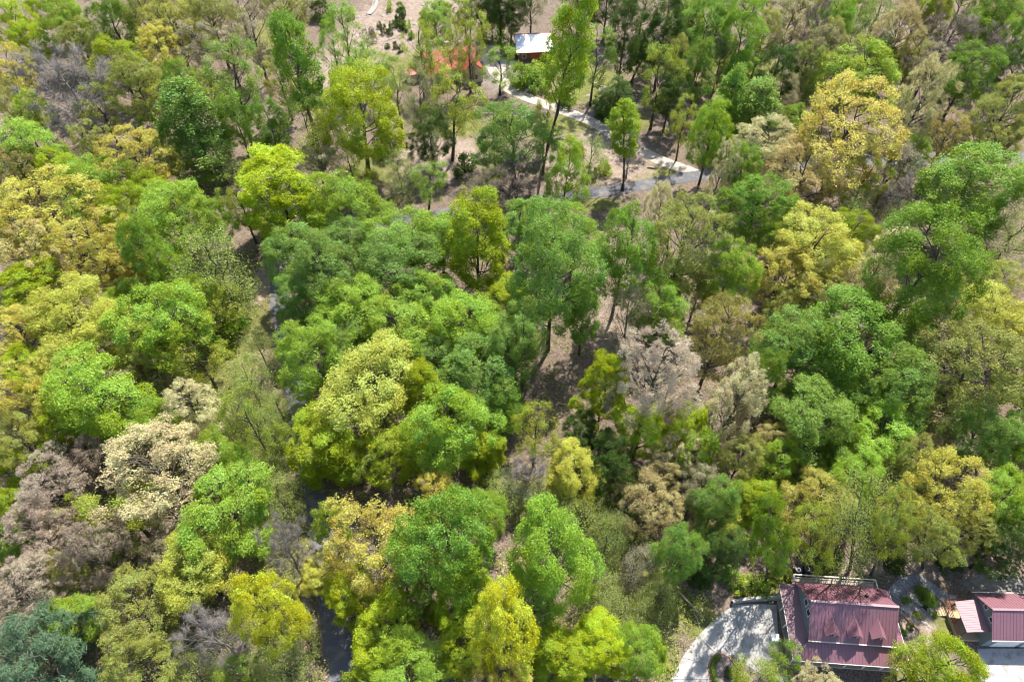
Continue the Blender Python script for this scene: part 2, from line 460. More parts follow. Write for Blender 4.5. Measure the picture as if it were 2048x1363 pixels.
# --- near house -------------------------------------------------------------
hx, hy, hr = 43.3, 28.9, math.radians(-4)
house = empty('house', (hx, hy, 0), hr)
tag(house, 'near house with wine-red metal roof, three dormers and a wraparound porch roof', 'house')
bw, be, bs, bn = -5.3, 4.9, -2.35, 4.4
RZ, RY = 7.9, 1.0
MB().box(bw, be, bs, bn, -.2, 4.0).build('wall', M['siding'], house)
def gable_wall(x0, x1, ys, zs, yr, zr, yn, zn, base, nm='gable_wall'):
    pr = [(ys, base), (yn, base), (yn, zn), (yr, zr), (ys, zs)]
    mb = MB(); k = len(pr)
    mb.add([(x0, y, z) for y, z in pr] + [(x1, y, z) for y, z in pr], [tuple(range(k - 1, -1, -1)), tuple(range(k, 2 * k))] + [(i, (i + 1) % k, k + (i + 1) % k, k + i) for i in range(k)])
    return mb.build(nm, M['siding'], house)
gable_wall(bw, bw + .2, bs, 4.75, RY, RZ - .12, bn, 4.1, 4.004)
gable_wall(be - .2, be, bs, 4.75, RY, RZ - .12, bn, 4.1, 4.004)
ow, oe = bw - .35, be + .35
roof_plane(house, [(ow, bs - .45, 4.62), (oe, bs - .45, 4.62), (oe, RY, RZ), (ow, RY, RZ)], M['roof_red'])
roof_plane(house, [(ow, bn + .45, 3.9), (oe, bn + .45, 3.9), (oe, RY + .002, RZ), (ow, RY + .002, RZ)], M['roof_red'])
MB().bar((ow, RY, RZ + .04), (oe, RY, RZ + .04), .3, .06).build('ridge_cap', M['roof_red'], house)
MB().bar((ow, bs - .5, 4.56), (oe, bs - .5, 4.56), .14, .1).build('gutter', M['cream_trim'], house)
# wraparound porch roof
PW, PE, PS, PN, PZ = -7.4, 7.1, -4.85, 4.85, 3.0
mt = 4.15
roof_plane(house, [(PW, PS, PZ), (PE, PS, PZ), (be - .2, bs + .0, 4.25), (bw + .2, bs + .0, 4.25)], M['roof_red'], name='porch_roof')
roof_plane(house, [(PW, PN, PZ), (PW, PS, PZ), (bw + .1, bs - .05, 3.62), (bw + .1, PN, 3.62)], M['roof_red'], name='porch_roof', spacing=.3)
roof_plane(house, [(PE, PS, PZ), (PE, PN, PZ), (be - .1, PN, 4.2), (be - .1, bs - .05, 4.2)], M['roof_red'], name='porch_roof')
for a, b in (((PW, PS, PZ), (PE, PS, PZ)), ((PW, PN, PZ), (PW, PS, PZ)), ((PE, PS, PZ), (PE, PN, PZ))):
    a, b = np.array(a), np.array(b)
    MB().bar(a - (0, 0, .06), b - (0, 0, .06), .14, .12).build('gutter', M['cream_trim'], house)
MB().bar((PW, PS, PZ + .03), (bw + .2, bs, 4.29), .16, .05).build('hip_cap', M['roof_red'], house)
MB().bar((PE, PS, PZ + .03), (be - .2, bs, 4.29), .16, .05).build('hip_cap', M['roof_red'], house)
MB().box(PW + .3, PE - .3, PS + .3, bs - .004, -.2, .35).build('porch_floor', M['deck_wood'], house)
MB().box(PW + .3, bw - .004, bs, PN - .2, -.2, .35).build('porch_floor', M['deck_wood'], house)
for x in np.linspace(PW + .35, PE - .35, 7): MB().box(x - .07, x + .07, PS + .33, PS + .47, .35, 2.92).build('porch_post', M['white_paint'], house)
for y in np.linspace(-2.2, PN - .4, 4): MB().box(PW + .33, PW + .47, y - .07, y + .07, .35, 2.92).build('porch_post', M['white_paint'], house)
for y in np.linspace(-2.2, PN - .4, 4): MB().box(PE - .47, PE - .33, y - .07, y + .07, -.1, 2.92).build('porch_post', M['white_paint'], house)
window(house, (bw, .35, 5.6), (0, 1, 0), .75, 1.0, (-1, 0, 0)); window(house, (bw, 1.65, 5.6), (0, 1, 0), .75, 1.0, (-1, 0, 0))
for x in (-3.6, -1.2, 3.2): window(house, (x, bs, 1.7), (1, 0, 0), .9, 1.3, (0, -1, 0))
MB().box(.6, 1.6, bs - .05, bs - .002, .36, 2.4).build('door', M['rust_trim'], house)
# dormers
for x in (-2.95, -.1, 2.75):
    dm = empty('dormer'); dm.parent = house; dm.location = (x, 0, 0)
    yf, zb, ze, zr, hw = bs + .15, 4.7, 5.95, 6.85, .72
    slope = lambda z: bs - .45 + (z - 4.62) * (RY - bs + .45) / (RZ - 4.62)
    pr = [(-hw, zb), (hw, zb), (hw, ze), (0, zr - .1), (-hw, ze)]
    mb = MB(); yb = [slope(z) + .25 for _, z in pr]
    mb.add([(a, yf, z) for a, z in pr] + [(a, max(yf + .05, y), z) for (a, z), y in zip(pr, yb)], [(0, 1, 2, 3, 4), (9, 8, 7, 6, 5)] + [(i, 5 + i, 5 + (i + 1) % 5, (i + 1) % 5) for i in range(5)])
    mb.build('dormer_wall', M['siding'], dm)
    for s in (-1, 1):
        q = [(s * (hw + .22), yf - .3, ze - .22), (s * (hw + .22), slope(ze - .22) + .02, ze - .22), (0, slope(zr) + .05, zr), (0, yf - .3, zr)]
        MB().sheet(q, .06).build('dormer_roof', M['roof_red'], dm)
    window(dm, (0, yf, 5.45), (1, 0, 0), .7, .85, (0, -1, 0))
# chimney-like vents
MB().box(2.2, 2.5, 2.6, 2.9, 5.2, 6.6).build('vent_pipe', M['dark_metal'], house)
# back deck
deck = empty('back_deck'); deck.parent = house
d0, d1, e0, e1, dz = -4.9, 6.3, PN + .12, PN + 1.95, .95
nb = 11
bwid = (e1 - e0) / nb
board = MB().box(d0, d1, 0, bwid - .02, dz - .05, dz).mesh('deck_board'); board.materials.append(M['deck_wood'])
for k in range(nb):
    o = bpy.data.objects.new('deck_board', board); COL.objects.link(o); o.parent = deck; o.location = (0, e0 + k * bwid, 0)
MB().box(d0 + .1, d1 - .1, e0 + .1, e1 - .1, -.2, dz - .06).build('deck_frame', M['brown_wood'], deck)
rail = MB()
rail.bar((d0, e1 - .06, dz + 1.05), (d1, e1 - .06, dz + 1.05), .16, .06).bar((d0 + .06, e0, dz + 1.05), (d0 + .06, e1, dz + 1.05), .14, .055).bar((d1 - .06, e0, dz + 1.05), (d1 - .06, e1, dz + 1.05), .14, .055)
rail.bar((d0, e1 - .06, dz + .18), (d1, e1 - .06, dz + .18), .06, .06)
rr = rail.build('deck_rail', M['cream_trim'], deck)
bal = MB().box(-.02, .02, -.02, .02, dz + .2, dz + 1.02).mesh('baluster'); bal.materials.append(M['dark_metal'])
for x in np.arange(d0 + .3, d1 - .1, .3):
    o = bpy.data.objects.new('baluster', bal); COL.objects.link(o); o.parent = rr; o.location = (x, e1 - .06, 0)
for x in np.linspace(d0 + .06, d1 - .06, 7): MB().box(x - .06, x + .06, e1 - .125, e1 - .005, 0, dz + 1.1).build('deck_post', M['cream_trim'], deck)
# cooling units
for k, (u, v) in enumerate([(1599, 1146), (1617, 1144)]):
    p = at(u, v, .8)
    ac = empty('air_conditioner', (p[0], p[1] + .5, 0), hr)
    tag(ac, ['left of two dark air conditioner units behind the deck', 'right of two dark air conditioner units behind the deck'][k], 'air conditioner', 'cooling units by the deck')
    MB().box(-.45, .45, -.45, .45, -.1, .85).build('case', M['dark_metal'], ac)
    MB().tube([(0, 0, .852), (0, 0, .90)], [.36, .34], 14).build('fan_guard', M['white_paint'], ac)
    MB().tube([(0, 0, .9), (0, 0, .93)], [.2, .18], 12).build('fan_hub', M['dark_metal'], ac)

# --- near garage ------------------------------------------------------------
gar = empty('garage', (61.9, 29.9, 0), math.radians(-1))
tag(gar, 'second wine-red metal roof building with white garage doors at right edge', 'garage')
GL, GS, GN, GE, GR = 15.0, -2.75, 2.75, 3.5, 5.9
MB().box(0, GL, GS, GN, -.2, 3.55).build('wall', M['siding'], gar)
mb = MB(); pr = [(GS, 3.554), (GN, 3.554), (0, GR - .1)]
mb.add([(0.0, y, z) for y, z in pr] + [(.2, y, z) for y, z in pr], [(2, 1, 0), (3, 4, 5), (0, 1, 4, 3), (1, 2, 5, 4), (2, 0, 3, 5)]).build('gable_wall', M['siding'], gar)
roof_plane(gar, [(-.35, GS - .3, GE - .1), (GL, GS - .3, GE - .1), (GL, 0, GR), (-.35, 0, GR)], M['roof_red'])
roof_plane(gar, [(-.35, GN + .3, GE - .1), (GL, GN + .3, GE - .1), (GL, .002, GR), (-.35, .002, GR)], M['roof_red'])
MB().bar((-.35, 0, GR + .04), (GL, 0, GR + .04), .28, .06).build('ridge_cap', M['roof_red'], gar)
for y in (GS - .36, GN + .36): MB().bar((-.35, y, GE - .18), (GL, y, GE - .18), .13, .1).build('gutter', M['cream_trim'], gar)
for x in (1.2, 5.2, 9.2):
    dr = MB().box(x, x + 3.2, GS - .06, GS - .004, 0, 2.5).build('garage_door', M['white_paint'], gar)
    for z in (.62, 1.24, 1.86): MB().box(x + .05, x + 3.15, GS - .085, GS - .062, z - .28, z + .28).build('door_panel', M['white_paint'], dr)
# porch on its west side, pale metal roof
roof_plane(gar, [(-2.75, 2.05, 2.75), (-2.75, -1.9, 2.75), (-.06, -2.0, 3.45), (-.06, 2.15, 3.45)], M['roof_red'], name='porch_roof', spacing=.3)
MB().box(-2.9, -.01, -2.2, 2.9, -.2, .5).build('porch_floor', M['tan_wood'], gar)
for y in (-1.75, 0, 1.85): MB().box(-2.65, -2.53, y - .06, y + .06, .5, 2.7).build('porch_post', M['brown_wood'], gar)
rl = MB()
for z in (.85, 1.2, 1.5): rl.bar((-2.85, -2.15, z), (-2.85, 2.85, z), .05, .06).bar((-2.85, 2.85, z), (-.1, 2.85, z), .05, .06)
rl.build('porch_rail', M['rust_trim'], gar)
for i in range(4): MB().box(-3.25 - .3 * i, -2.94 - .3 * i, 1.0, 2.3, -.1, .4 - .1 * i).build('step', M['tan_wood'], gar)
for y, z in ((-.8, 4.4), (.8, 4.4)): window(gar, (0, y, z), (0, 1, 0), .55, .6, (-1, 0, 0))
MB().slab([at(1955, 1296)[:2], at(1968, 1420)[:2], at(2200, 1420)[:2], at(2200, 1296)[:2]], -.2, .03).build('apron', M['concrete'])
tag(bpy.data.objects['apron'], kind='structure'); bpy.data.objects['apron'].name = 'pavement'

# --- far outbuilding, sun glare on its front slope painted white -------------------------------------------
wr = math.radians(5)
wb = empty('outbuilding', (6.0, 184.2, 0), wr)
tag(wb, 'far brown outbuilding with metal roof whitened by painted sun glare and rust-red trim', 'outbuilding')
MB().box(-4.6, 4.6, -3.6, 3.9, -.2, 3.0).build('wall', M['brown_wood'], wb)
roof_plane(wb, [(-5.1, -4.3, 2.95), (5.1, -4.3, 2.95), (5.1, 3.0, 4.6), (-5.1, 3.0, 4.6)], M['roof_glare'], spacing=.8)
roof_plane(wb, [(-5.1, 4.6, 3.7), (5.1, 4.6, 3.7), (5.1, 3.002, 4.6), (-5.1, 3.002, 4.6)], M['rust_trim'])
for s in (-1, 1):
    MB().add([(s * 4.6, -3.6, 3.004), (s * 4.6, 3.9, 3.004), (s * 4.6, 3.0, 4.45), (s * 4.5, -3.6, 3.004), (s * 4.5, 3.9, 3.004), (s * 4.5, 3.0, 4.45)], [(0, 1, 2), (5, 4, 3), (0, 3, 4, 1), (1, 4, 5, 2), (2, 5, 3, 0)]).build('gable_wall', M['brown_wood'], wb)
    MB().bar((s * 5.16, -4.35, 2.93), (s * 5.16, 3.0, 4.59), .14, .18).build('trim', M['rust_trim'], wb)
MB().bar((-5.2, -4.4, 2.92), (5.2, -4.4, 2.92), .14, .2).build('trim', M['rust_trim'], wb)
MB().bar((-5.2, 3.0, 4.65), (5.2, 3.0, 4.65), .25, .08).build('ridge_cap', M['rust_trim'], wb)
MB().box(-1.2, 1.4, -3.66, -3.604, 0, 2.3).build('door', M['rust_trim'], wb)
window(wb, (-3, -3.6, 1.6), (1, 0, 0), 1.0, 1.0, (0, -1, 0)); window(wb, (3.1, -3.6, 1.6), (1, 0, 0), 1.0, 1.0, (0, -1, 0))

# --- far red-roofed house ----------------------------------------------------
rh = empty('red_roofed_house', (-16.5, 173.5, 0), math.radians(18))
tag(rh, 'far house with orange-red metal gables seen between sparse trees', 'house')
def gabled(root, cx, cy, w, dp, zb, zr, along='x', wall='cream_trim', roof='roof_orange', rib=True, parts=('wall', 'roof')):
    MB().box(cx - w / 2 + .4, cx + w / 2 - .4, cy - dp / 2 + .4, cy + dp / 2 - .4, -.2, zb - .05).build(parts[0], M[wall], root)
    if along == 'x':
        A_ = [(cx - w / 2, cy - dp / 2, zb), (cx + w / 2, cy - dp / 2, zb), (cx + w / 2, cy, zr), (cx - w / 2, cy, zr)]
        B_ = [(cx + w / 2, cy + dp / 2, zb), (cx - w / 2, cy + dp / 2, zb), (cx - w / 2, cy + .002, zr), (cx + w / 2, cy + .002, zr)]
        G_ = [[(s, cy - dp / 2 + .4, zb - .046), (s, cy + dp / 2 - .4, zb - .046), (s, cy, zr - .1 - .4 * (zr - zb) / (dp / 2))] for s in (cx - w / 2 + .45, cx + w / 2 - .45)]; ex = np.array([.08, 0, 0])
    else:
        A_ = [(cx - w / 2, cy + dp / 2, zb), (cx - w / 2, cy - dp / 2, zb), (cx, cy - dp / 2, zr), (cx, cy + dp / 2, zr)]
        B_ = [(cx + w / 2, cy - dp / 2, zb), (cx + w / 2, cy + dp / 2, zb), (cx + .002, cy + dp / 2, zr), (cx + .002, cy - dp / 2, zr)]
        G_ = [[(cx - w / 2 + .4, s, zb - .046), (cx + w / 2 - .4, s, zb - .046), (cx, s, zr - .1 - .4 * (zr - zb) / (w / 2))] for s in (cy - dp / 2 + .45, cy + dp / 2 - .45)]; ex = np.array([0, .08, 0])
    for q in (A_, B_): roof_plane(root, q, M[roof], spacing=.6, name=parts[1])
    for g in G_:
        g = [np.array(p) for p in g]
        MB().add(g + [p + ex for p in g], [(0, 1, 2), (5, 4, 3), (0, 3, 4, 1), (1, 4, 5, 2), (2, 5, 3, 0)]).build('gable_wall', M[wall], root)
gabled(rh, 0, 1, 14, 9, 3.6, 6.8, 'x')
gabled(rh, 4.6, -2.2, 6.2, 8.5, 3.3, 6.1, 'y')
gabled(rh, -4.6, -3.4, 5.2, 7.5, 3.1, 5.3, 'y')
gabled(rh, -10.2, .2, 4.2, 3.4, 2.5, 3.3, 'x')
ch = MB().box(-.6, .6, 1.8, 2.8, 4.5, 8.0).build('chimney', M['stone'], rh)
for x in (-5.2, -3.6, 4.0, 5.4): window(rh, (x, -6.75 if x < 0 else -6.05, 1.6), (1, 0, 0), .9, 1.2, (0, -1, 0))
p = at(936, 150, .8)
ub = empty('utility_trailer', (p[0], p[1], 0), math.radians(30))
tag(ub, 'small white box trailer beside the red-roofed house', 'trailer')
MB().box(-1.3, 1.3, -.8, .8, .45, 1.7).build('body', M['white_paint'], ub)
MB().box(-.9, .9, -.83, -.805, .95, 1.45).build('window', M['glass'], ub)
for y in (-.75, .75):
    MB().tube([(0, y - .09, .3), (0, y + .09, .3)], [.3, .3], 12).build('wheel', M['dark_metal'], ub)
MB().bar((1.3, 0, .5), (2.3, 0, .45), .08).build('drawbar', M['dark_metal'], ub)

# ------------------------------------------------------------------ yard things
wl = [at(1462, 1206)[:2], at(1500, 1200)[:2], at(1561, 1197)[:2]]
rw = strip(smooth_line(wl, .8), .38, .95).build('retaining_wall', M['concrete'])
tag(rw, 'low pale concrete retaining wall behind the driveway beside the near house', 'wall')
p = at(1551, 1274, .7)
box = empty('storage_box', (p[0], p[1], 0), hr)
tag(box, 'small bright white box standing beside the near porch', 'box')
MB().box(-.5, .5, -.42, .42, .05, .72).build('body', M['white_paint'], box)
MB().box(-.54, .54, -.46, .46, .724, .8).build('lid', M['white_paint'], box)
# curved paver walk between the near buildings, each paver its own piece
walk = empty('paver_path'); tag(walk, kind='structure')
wline = smooth_line([at(*q)[:2] for q in [(1784, 1189), (1797, 1172), (1818, 1161), (1838, 1160), (1856, 1170), (1875, 1184), (1890, 1195), (1915, 1201)]], .45)
wd = np.gradient(wline, axis=0); wd /= np.linalg.norm(wd, axis=1, keepdims=True); wnn = np.stack([-wd[:, 1], wd[:, 0]], 1)
for i in range(len(wline) - 1):
    a, b = wline[i] + wd[i] * .02, wline[i + 1] - wd[i + 1] * .02
    for s0, s1 in ((-.75, -.03), (.0, .72)):
        MB().slab([a + wnn[i] * s1, a + wnn[i] * s0, b + wnn[i + 1] * s0, b + wnn[i + 1] * s1], -.1, .06 + .03 * random.random()).build('paver', M['stone_grey'], walk)
# boulders and rocks
def rock_mesh(seed):
    r = np.random.default_rng(seed); mb = MB()
    n, k = 7, 4
    vs = [(0, 0, .55 + .1 * r.random())]
    for j in range(1, k + 1):
        th = j / k * math.pi * .62
        for i in range(n):
            a = 2 * math.pi * i / n + .3 * r.random()
            q = .8 + .4 * r.random()
            vs.append((math.sin(th) * math.cos(a) * q, math.sin(th) * math.sin(a) * q * .8, .55 * math.cos(th) * q))
    fs = [(0, 1 + i, 1 + (i + 1) % n) for i in range(n)]
    for j in range(k - 1):
        for i in range(n):
            a, b = 1 + j * n + i, 1 + j * n + (i + 1) % n
            fs.append((a, a + n, b + n, b))
    mb.add(vs, fs)
    m = mb.mesh('rock'); m.materials.append(M['stone']); return m
ROCKS = [rock_mesh(i) for i in range(4)]
THINGS = []                       # (object, pixel, description, category) waiting for a label that singles each out
def rock(u, v, s, desc='pale boulder'):
    p = at(u, v)
    o = bpy.data.objects.new('rock', random.choice(ROCKS)); COL.objects.link(o)
    o.location = (p[0], p[1], gh(p[0], p[1]) - .02); o.scale = (s, s, s * .8); o.rotation_euler = (0, 0, random.random() * 6)
    o['group'] = 'rocks in the clearings and gardens'
    THINGS.append((o, (u, v), desc, 'rock'))
for u, v, s in [(1172, 160, .8), (1205, 178, 1.5), (1178, 192, .8), (1150, 150, .7), (1160, 155, .8), (1188, 165, .9), (660, 30, .8), (715, 33, .9), (665, 42, .7), (730, 48, .5), (712, 70, .6),
                (765, 30, .7), (778, 27, .6), (830, 48, .9), (845, 12, .7), (858, 8, .6), (820, 38, .6), (1272, 308, .6), (1280, 318, .4), (962, 190, .6), (965, 196, .5), (1040, 212, .5), (1015, 205, .5),
                (1170, 258, .5), (1812, 1218, .7), (1822, 1226, .6), (1817, 1205, .6), (1829, 1196, .7), (1820, 1190, .5), (1836, 1222, .5), (1862, 1222, .6), (1874, 1213, .7), (1841, 1206, .5), (1829, 1236, .4), (1852, 1247, .35), (1857, 1252, .3), (1806, 1290, .5), (1838, 1290, .4),
                (1885, 12, .5), (1566, 1352, .6), (1552, 1345, .5), (1559, 1358, .6)]:
    rock(u, v, s, 'large pale boulder' if s > .75 else 'pale garden rock')
# low stone edgings in the far garden
for k, (px, lab) in enumerate([([(733, 30), (745, 18), (750, 0), (758, -15)], 'pale stone edging curving up at the top of the far garden'),
                               ([(770, 82), (790, 75), (808, 64), (818, 56)], 'pale stone edging in the middle of the far garden bed'),
                               ([(765, 90), (772, 80), (790, 76), (805, 76)], 'short curved stone edging just left of the red-roofed house')]):
    o = empty('stone_edging'); tag(o, lab, 'edging', 'edgings in the far garden')
    ln = smooth_line([at(*q)[:2] for q in px], .55)
    for i, q in enumerate(ln):
        s = bpy.data.objects.new('stone', random.choice(ROCKS)); COL.objects.link(s); s.parent = o
        s.location = (q[0], q[1], gh(*q)); s.scale = (.36, .36, .4); s.rotation_euler = (0, 0, random.random() * 6)
strip_px('garden_path', [(737, 28), (748, 14), (755, -20)], 1.6, .02, M['gravel']); tag(bpy.data.objects['garden_path'], kind='structure')
# planting bed by the driveway
bc = at(1447, 1347)[:2]
bed = empty('planting_bed', (bc[0], bc[1], 0)); tag(bed, 'oval mulched planting bed with brick edging in the driveway turn', 'planting bed')
ang = np.linspace(0, 2 * math.pi, 40, endpoint=False)
MB().slab([(1.75 * math.cos(a), 2.3 * math.sin(a)) for a in ang], -.1, .12).build('mulch', M['mulch'], bed)
bm_ = MB().box(-.16, .16, -.09, .09, -.05, .17).mesh('brick'); bm_.materials.append(M['brick'])
for a in np.linspace(0, 2 * math.pi, 38, endpoint=False):
    o = bpy.data.objects.new('brick', bm_); COL.objects.link(o); o.parent = bed
    o.location = (1.9 * math.cos(a), 2.45 * math.sin(a), 0); o.rotation_euler = (0, 0, math.atan2(2.45 * math.cos(a), -1.9 * math.sin(a)))
# clipped hedge along the left of the bed
hr_ = np.random.default_rng(3)
ha = hr_.uniform(1.75, 4.6, 2600); hd_ = hr_.normal(size=(2600, 3)); hd_ /= np.linalg.norm(hd_, axis=1, keepdims=True)
hp = np.stack([1.45 * np.cos(ha), 2.0 * np.sin(ha), np.full(2600, .45)], 1) + hd_ * np.array([.36, .36, .34]) * hr_.uniform(.75, 1.08, (2600, 1))
hc = np.tile(np.array([[.16, .26, .03, 1.0]]), (2600, 1)); hc[:, :3] *= hr_.uniform(.6, 1.35, (2600, 1))
hsz = hr_.uniform(.09, .16, 2600)
hm = quads_mesh('foliage', leaf_quads(hp, hd_ + hr_.normal(size=(2600, 3)) * .4, hsz, hsz * .75, hr_), hc); hm.materials.append(M['undergrowth'])
hedge = empty('hedge', (bc[0], bc[1], .1)); tag(hedge, 'low clipped green hedge curving round the planting bed by the driveway', 'hedge')
ho = bpy.data.objects.new('foliage', hm); COL.objects.link(ho); ho.parent = hedge
MB().tube([(1.45 * math.cos(a), 2.0 * math.sin(a), .2) for a in np.linspace(1.8, 4.55, 12)], [.1] * 12, 5).build('stem', M['bark'], hedge)
# curved brick edging in the side yard
ed = empty('brick_edging'); tag(ed, 'curved line of orange bricks in the side yard beside the near house', 'edging')
for q in smooth_line([at(*q)[:2] for q in [(1812, 1236), (1826, 1250), (1838, 1262), (1846, 1278)]], .36):
    o = bpy.data.objects.new('brick', bm_); COL.objects.link(o); o.parent = ed; o.location = (q[0], q[1], .03); o.rotation_euler = (0, 0, -.9 + .2 * random.random())
# small pond
pc = at(1852, 1212)[:2]
pond = MB().slab([(pc[0] + 1.5 * math.cos(a) * (1 + .2 * math.sin(3 * a)), pc[1] + .9 * math.sin(a)) for a in ang], -.2, .03).build('water', M['water']); tag(pond, kind='structure')
# fallen logs and poles: (px a, px b, radius, label)
for a, b, za, zb_, r, lab in [((1392, 1222), (1355, 1180), .3, 1.6, .09, 'pale fallen pole leaning in the brush left of the driveway'), ((1410, 1240), (1362, 1190), .2, 1.2, .11, 'thick fallen pole in the brush left of the driveway'),
                       ((1398, 1250), (1386, 1222), .2, .9, .08, 'short dark fallen pole nearest the driveway edge'), ((1277, 1095), (1300, 1128), .1, .3, .14, 'orange-brown fallen log below the tan tree in the lower middle'),
                       ((1112, 276), (1150, 284), .1, .3, .25, 'fallen log in the clearing left of the tall trunk'), ((1128, 890), (1096, 905), .1, .4, .2, 'dark fallen log in the shaded gap at picture centre'),
                       ((700, 470), (760, 455), .2, .5, .2, 'fallen grey log behind the central green crowns'), ((905, 195), (952, 150), .2, .5, .12, 'long pale pole lying beside the white trailer'),
                       ((1174, 412), (1200, 392), .1, 1.4, .13, 'dark broken branch leaning at the edge of the road'), ((1295, 335), (1310, 337), .1, .1, .28, 'curled pale log beside the lane above the road')]:
    A_, B_ = at(*a, za), at(*b, zb_)
    m_ = (A_ + B_) / 2 + np.array([.1, .1, .12])
    tag(MB().tube([A_, m_, B_], [r, r * .9, r * .6], 7).build('fallen_log', M['log'], smooth=True), lab, 'log', 'fallen logs and poles')

# ------------------------------------------------------------------ trees: templates
def curve_pts(a, b, bend, n, rng):
    a, b = np.array(a, float), np.array(b, float)
    m = (a + b) / 2 + bend
    t = np.linspace(0, 1, n)[:, None]
    return (1 - t) ** 2 * a + 2 * t * (1 - t) * m + t ** 2 * b
def make_template(kind, seed):
    rng = np.random.default_rng(seed)
    K = dict(
        full=dict(R=5.0, H=20, cb=.33, lobes=48, lr=(.17, .33), tufts=74, leaves=13, leaf=.188, prof='dome', up=.55, spread=.21),
        full_small=dict(R=3.0, H=11, cb=.25, lobes=34, lr=(.18, .36), tufts=48, leaves=12, leaf=.175, prof='dome', up=.5, spread=.19),
        oak=dict(R=5.2, H=18, cb=.36, lobes=74, lr=(.11, .22), tufts=33, leaves=14, leaf=.165, prof='dome', up=.45, spread=.17, twigs=10),
        beech=dict(R=4.6, H=15, cb=.22, lobes=64, lr=(.14, .28), tufts=60, leaves=13, leaf=.185, prof='dome', up=1.1, spread=.24, flat=.45),
        sparse=dict(R=4.2, H=17, cb=.34, lobes=34, lr=(.15, .27), tufts=30, leaves=10, leaf=.19, prof='dome', up=.5, spread=.28, twigs=16),
        tall=dict(R=3.2, H=25, cb=.46, lobes=56, lr=(.22, .40), tufts=40, leaves=12, leaf=.215, prof='tall', up=.5, spread=.22),
        cone=dict(R=3.8, H=17, cb=.15, lobes=50, lr=(.18, .30), tufts=44, leaves=11, leaf=.22, prof='cone', up=.55, spread=.25),
        hazy=dict(R=3.2, H=11, cb=.08, lobes=40, lr=(.22, .40), tufts=40, leaves=5, leaf=.15, prof='dome', up=.4, spread=.42, twigs=12),
        bare=dict(R=4.4, H=16, cb=.28, lobes=54, lr=(.16, .28), tufts=0, leaves=0, leaf=.1, prof='dome', up=.4, spread=.3, twigs=48),
        pine=dict(R=5.6, H=19, cb=.15, lobes=60, lr=(.16, .26), tufts=40, leaves=10, leaf=.34, prof='dome', up=.8, spread=.2, needle=True),
        shrub=dict(R=1.5, H=2.6, cb=.02, lobes=14, lr=(.3, .5), tufts=30, leaves=7, leaf=.2, prof='dome', up=.5, spread=.16),
    )[kind]
    R, H, cb = K['R'], K['H'], K['cb']
    zb, zt = cb * H, H
    # crown envelope made uneven: a few directions bulge, others are bitten in
    ph = rng.uniform(0, 6.28, 4)
    def bulge(a, s): return 1 + .20 * math.sin(2 * a + ph[0] + 3 * s) + .16 * math.sin(3 * a + ph[1] - 4 * s) + .10 * math.sin(5 * a + ph[2])
    def prof(s):
        if K['prof'] == 'dome': return math.sqrt(max(0, 1 - ((s - .38) / (.64 if s > .38 else .50)) ** 2)) if -.1 < s < 1 else 0
        if K['prof'] == 'tall': return (.55 + .45 * math.sin(math.pi * min(1, s * 1.05) ** .8)) * (1 if s < .8 else math.sqrt(max(0, 1 - ((s - .8) / .22) ** 2)))
        return max(.06, (1 - s) ** .75) * (1 if s > .12 else .6 + s * 3.3)
    lobes = []
    tries = 0
    while len(lobes) < K['lobes'] and tries < 6000:
        tries += 1
        s = rng.uniform(.02, .97); a = rng.uniform(0, 2 * math.pi)
        inner = rng.random() < .10
        rr = prof(s) * bulge(a, s) * R * (rng.uniform(.2, .7) if inner else rng.uniform(.70, 1.06))
        lr = R * rng.uniform(*K['lr'])
        p = np.array([rr * math.cos(a), rr * math.sin(a), zb + s * (zt - zb) - lr * .4])
        if all(np.linalg.norm(p - q) > .72 * (lr + l) for q, l, _ in lobes): lobes.append((p, lr, rng.random()))
    wob = rng.normal(size=(6, 2)) * .018 * H
    wob[0] = 0
    tz = np.linspace(0, .93 * H, 6)
    trunk = [(wob[i, 0] * i / 4, wob[i, 1] * i / 4, tz[i]) for i in range(6)]
    r0 = .0125 * H + .05
    rad = [r0 * 1.35, r0, r0 * .85, r0 * .62, r0 * .38, r0 * .12]
    mb = MB().tube(trunk, rad, 7)
    tp = lambda z: np.array([np.interp(z, tz, [p[0] for p in trunk]), np.interp(z, tz, [p[1] for p in trunk]), z])
    limb_ends = []
    order = sorted(lobes, key=lambda l: l[0][2])
    for k, (p, lr, _) in enumerate(order):
        hd = math.hypot(p[0], p[1])
        if kind != 'shrub' and (k % 3 == 0 or not limb_ends):
            za = max(.12 * H, p[2] - hd * rng.uniform(.55, 1.0) - .4)
            a = tp(min(za, .9 * H)); r1 = r0 * rng.uniform(.28, .42)
            limb_ends.append((p, a))
        else:
            if kind == 'shrub': a = np.zeros(3); r1 = .04
            else:
                q, qa = min(limb_ends, key=lambda e: np.linalg.norm(e[0] - p))
                a = qa + (q - qa) * rng.uniform(.45, .75); r1 = r0 * .2
        c = curve_pts(a, p, np.array([0, 0, -.12 * hd + .3]) + rng.normal(size=3) * .25, 4, rng)
        mb.tube(c, [r1, r1 * .75, r1 * .5, r1 * .22], 5)
    # twigs: thin strips from each bough outwards
    tw_n = K.get('twigs', 0)
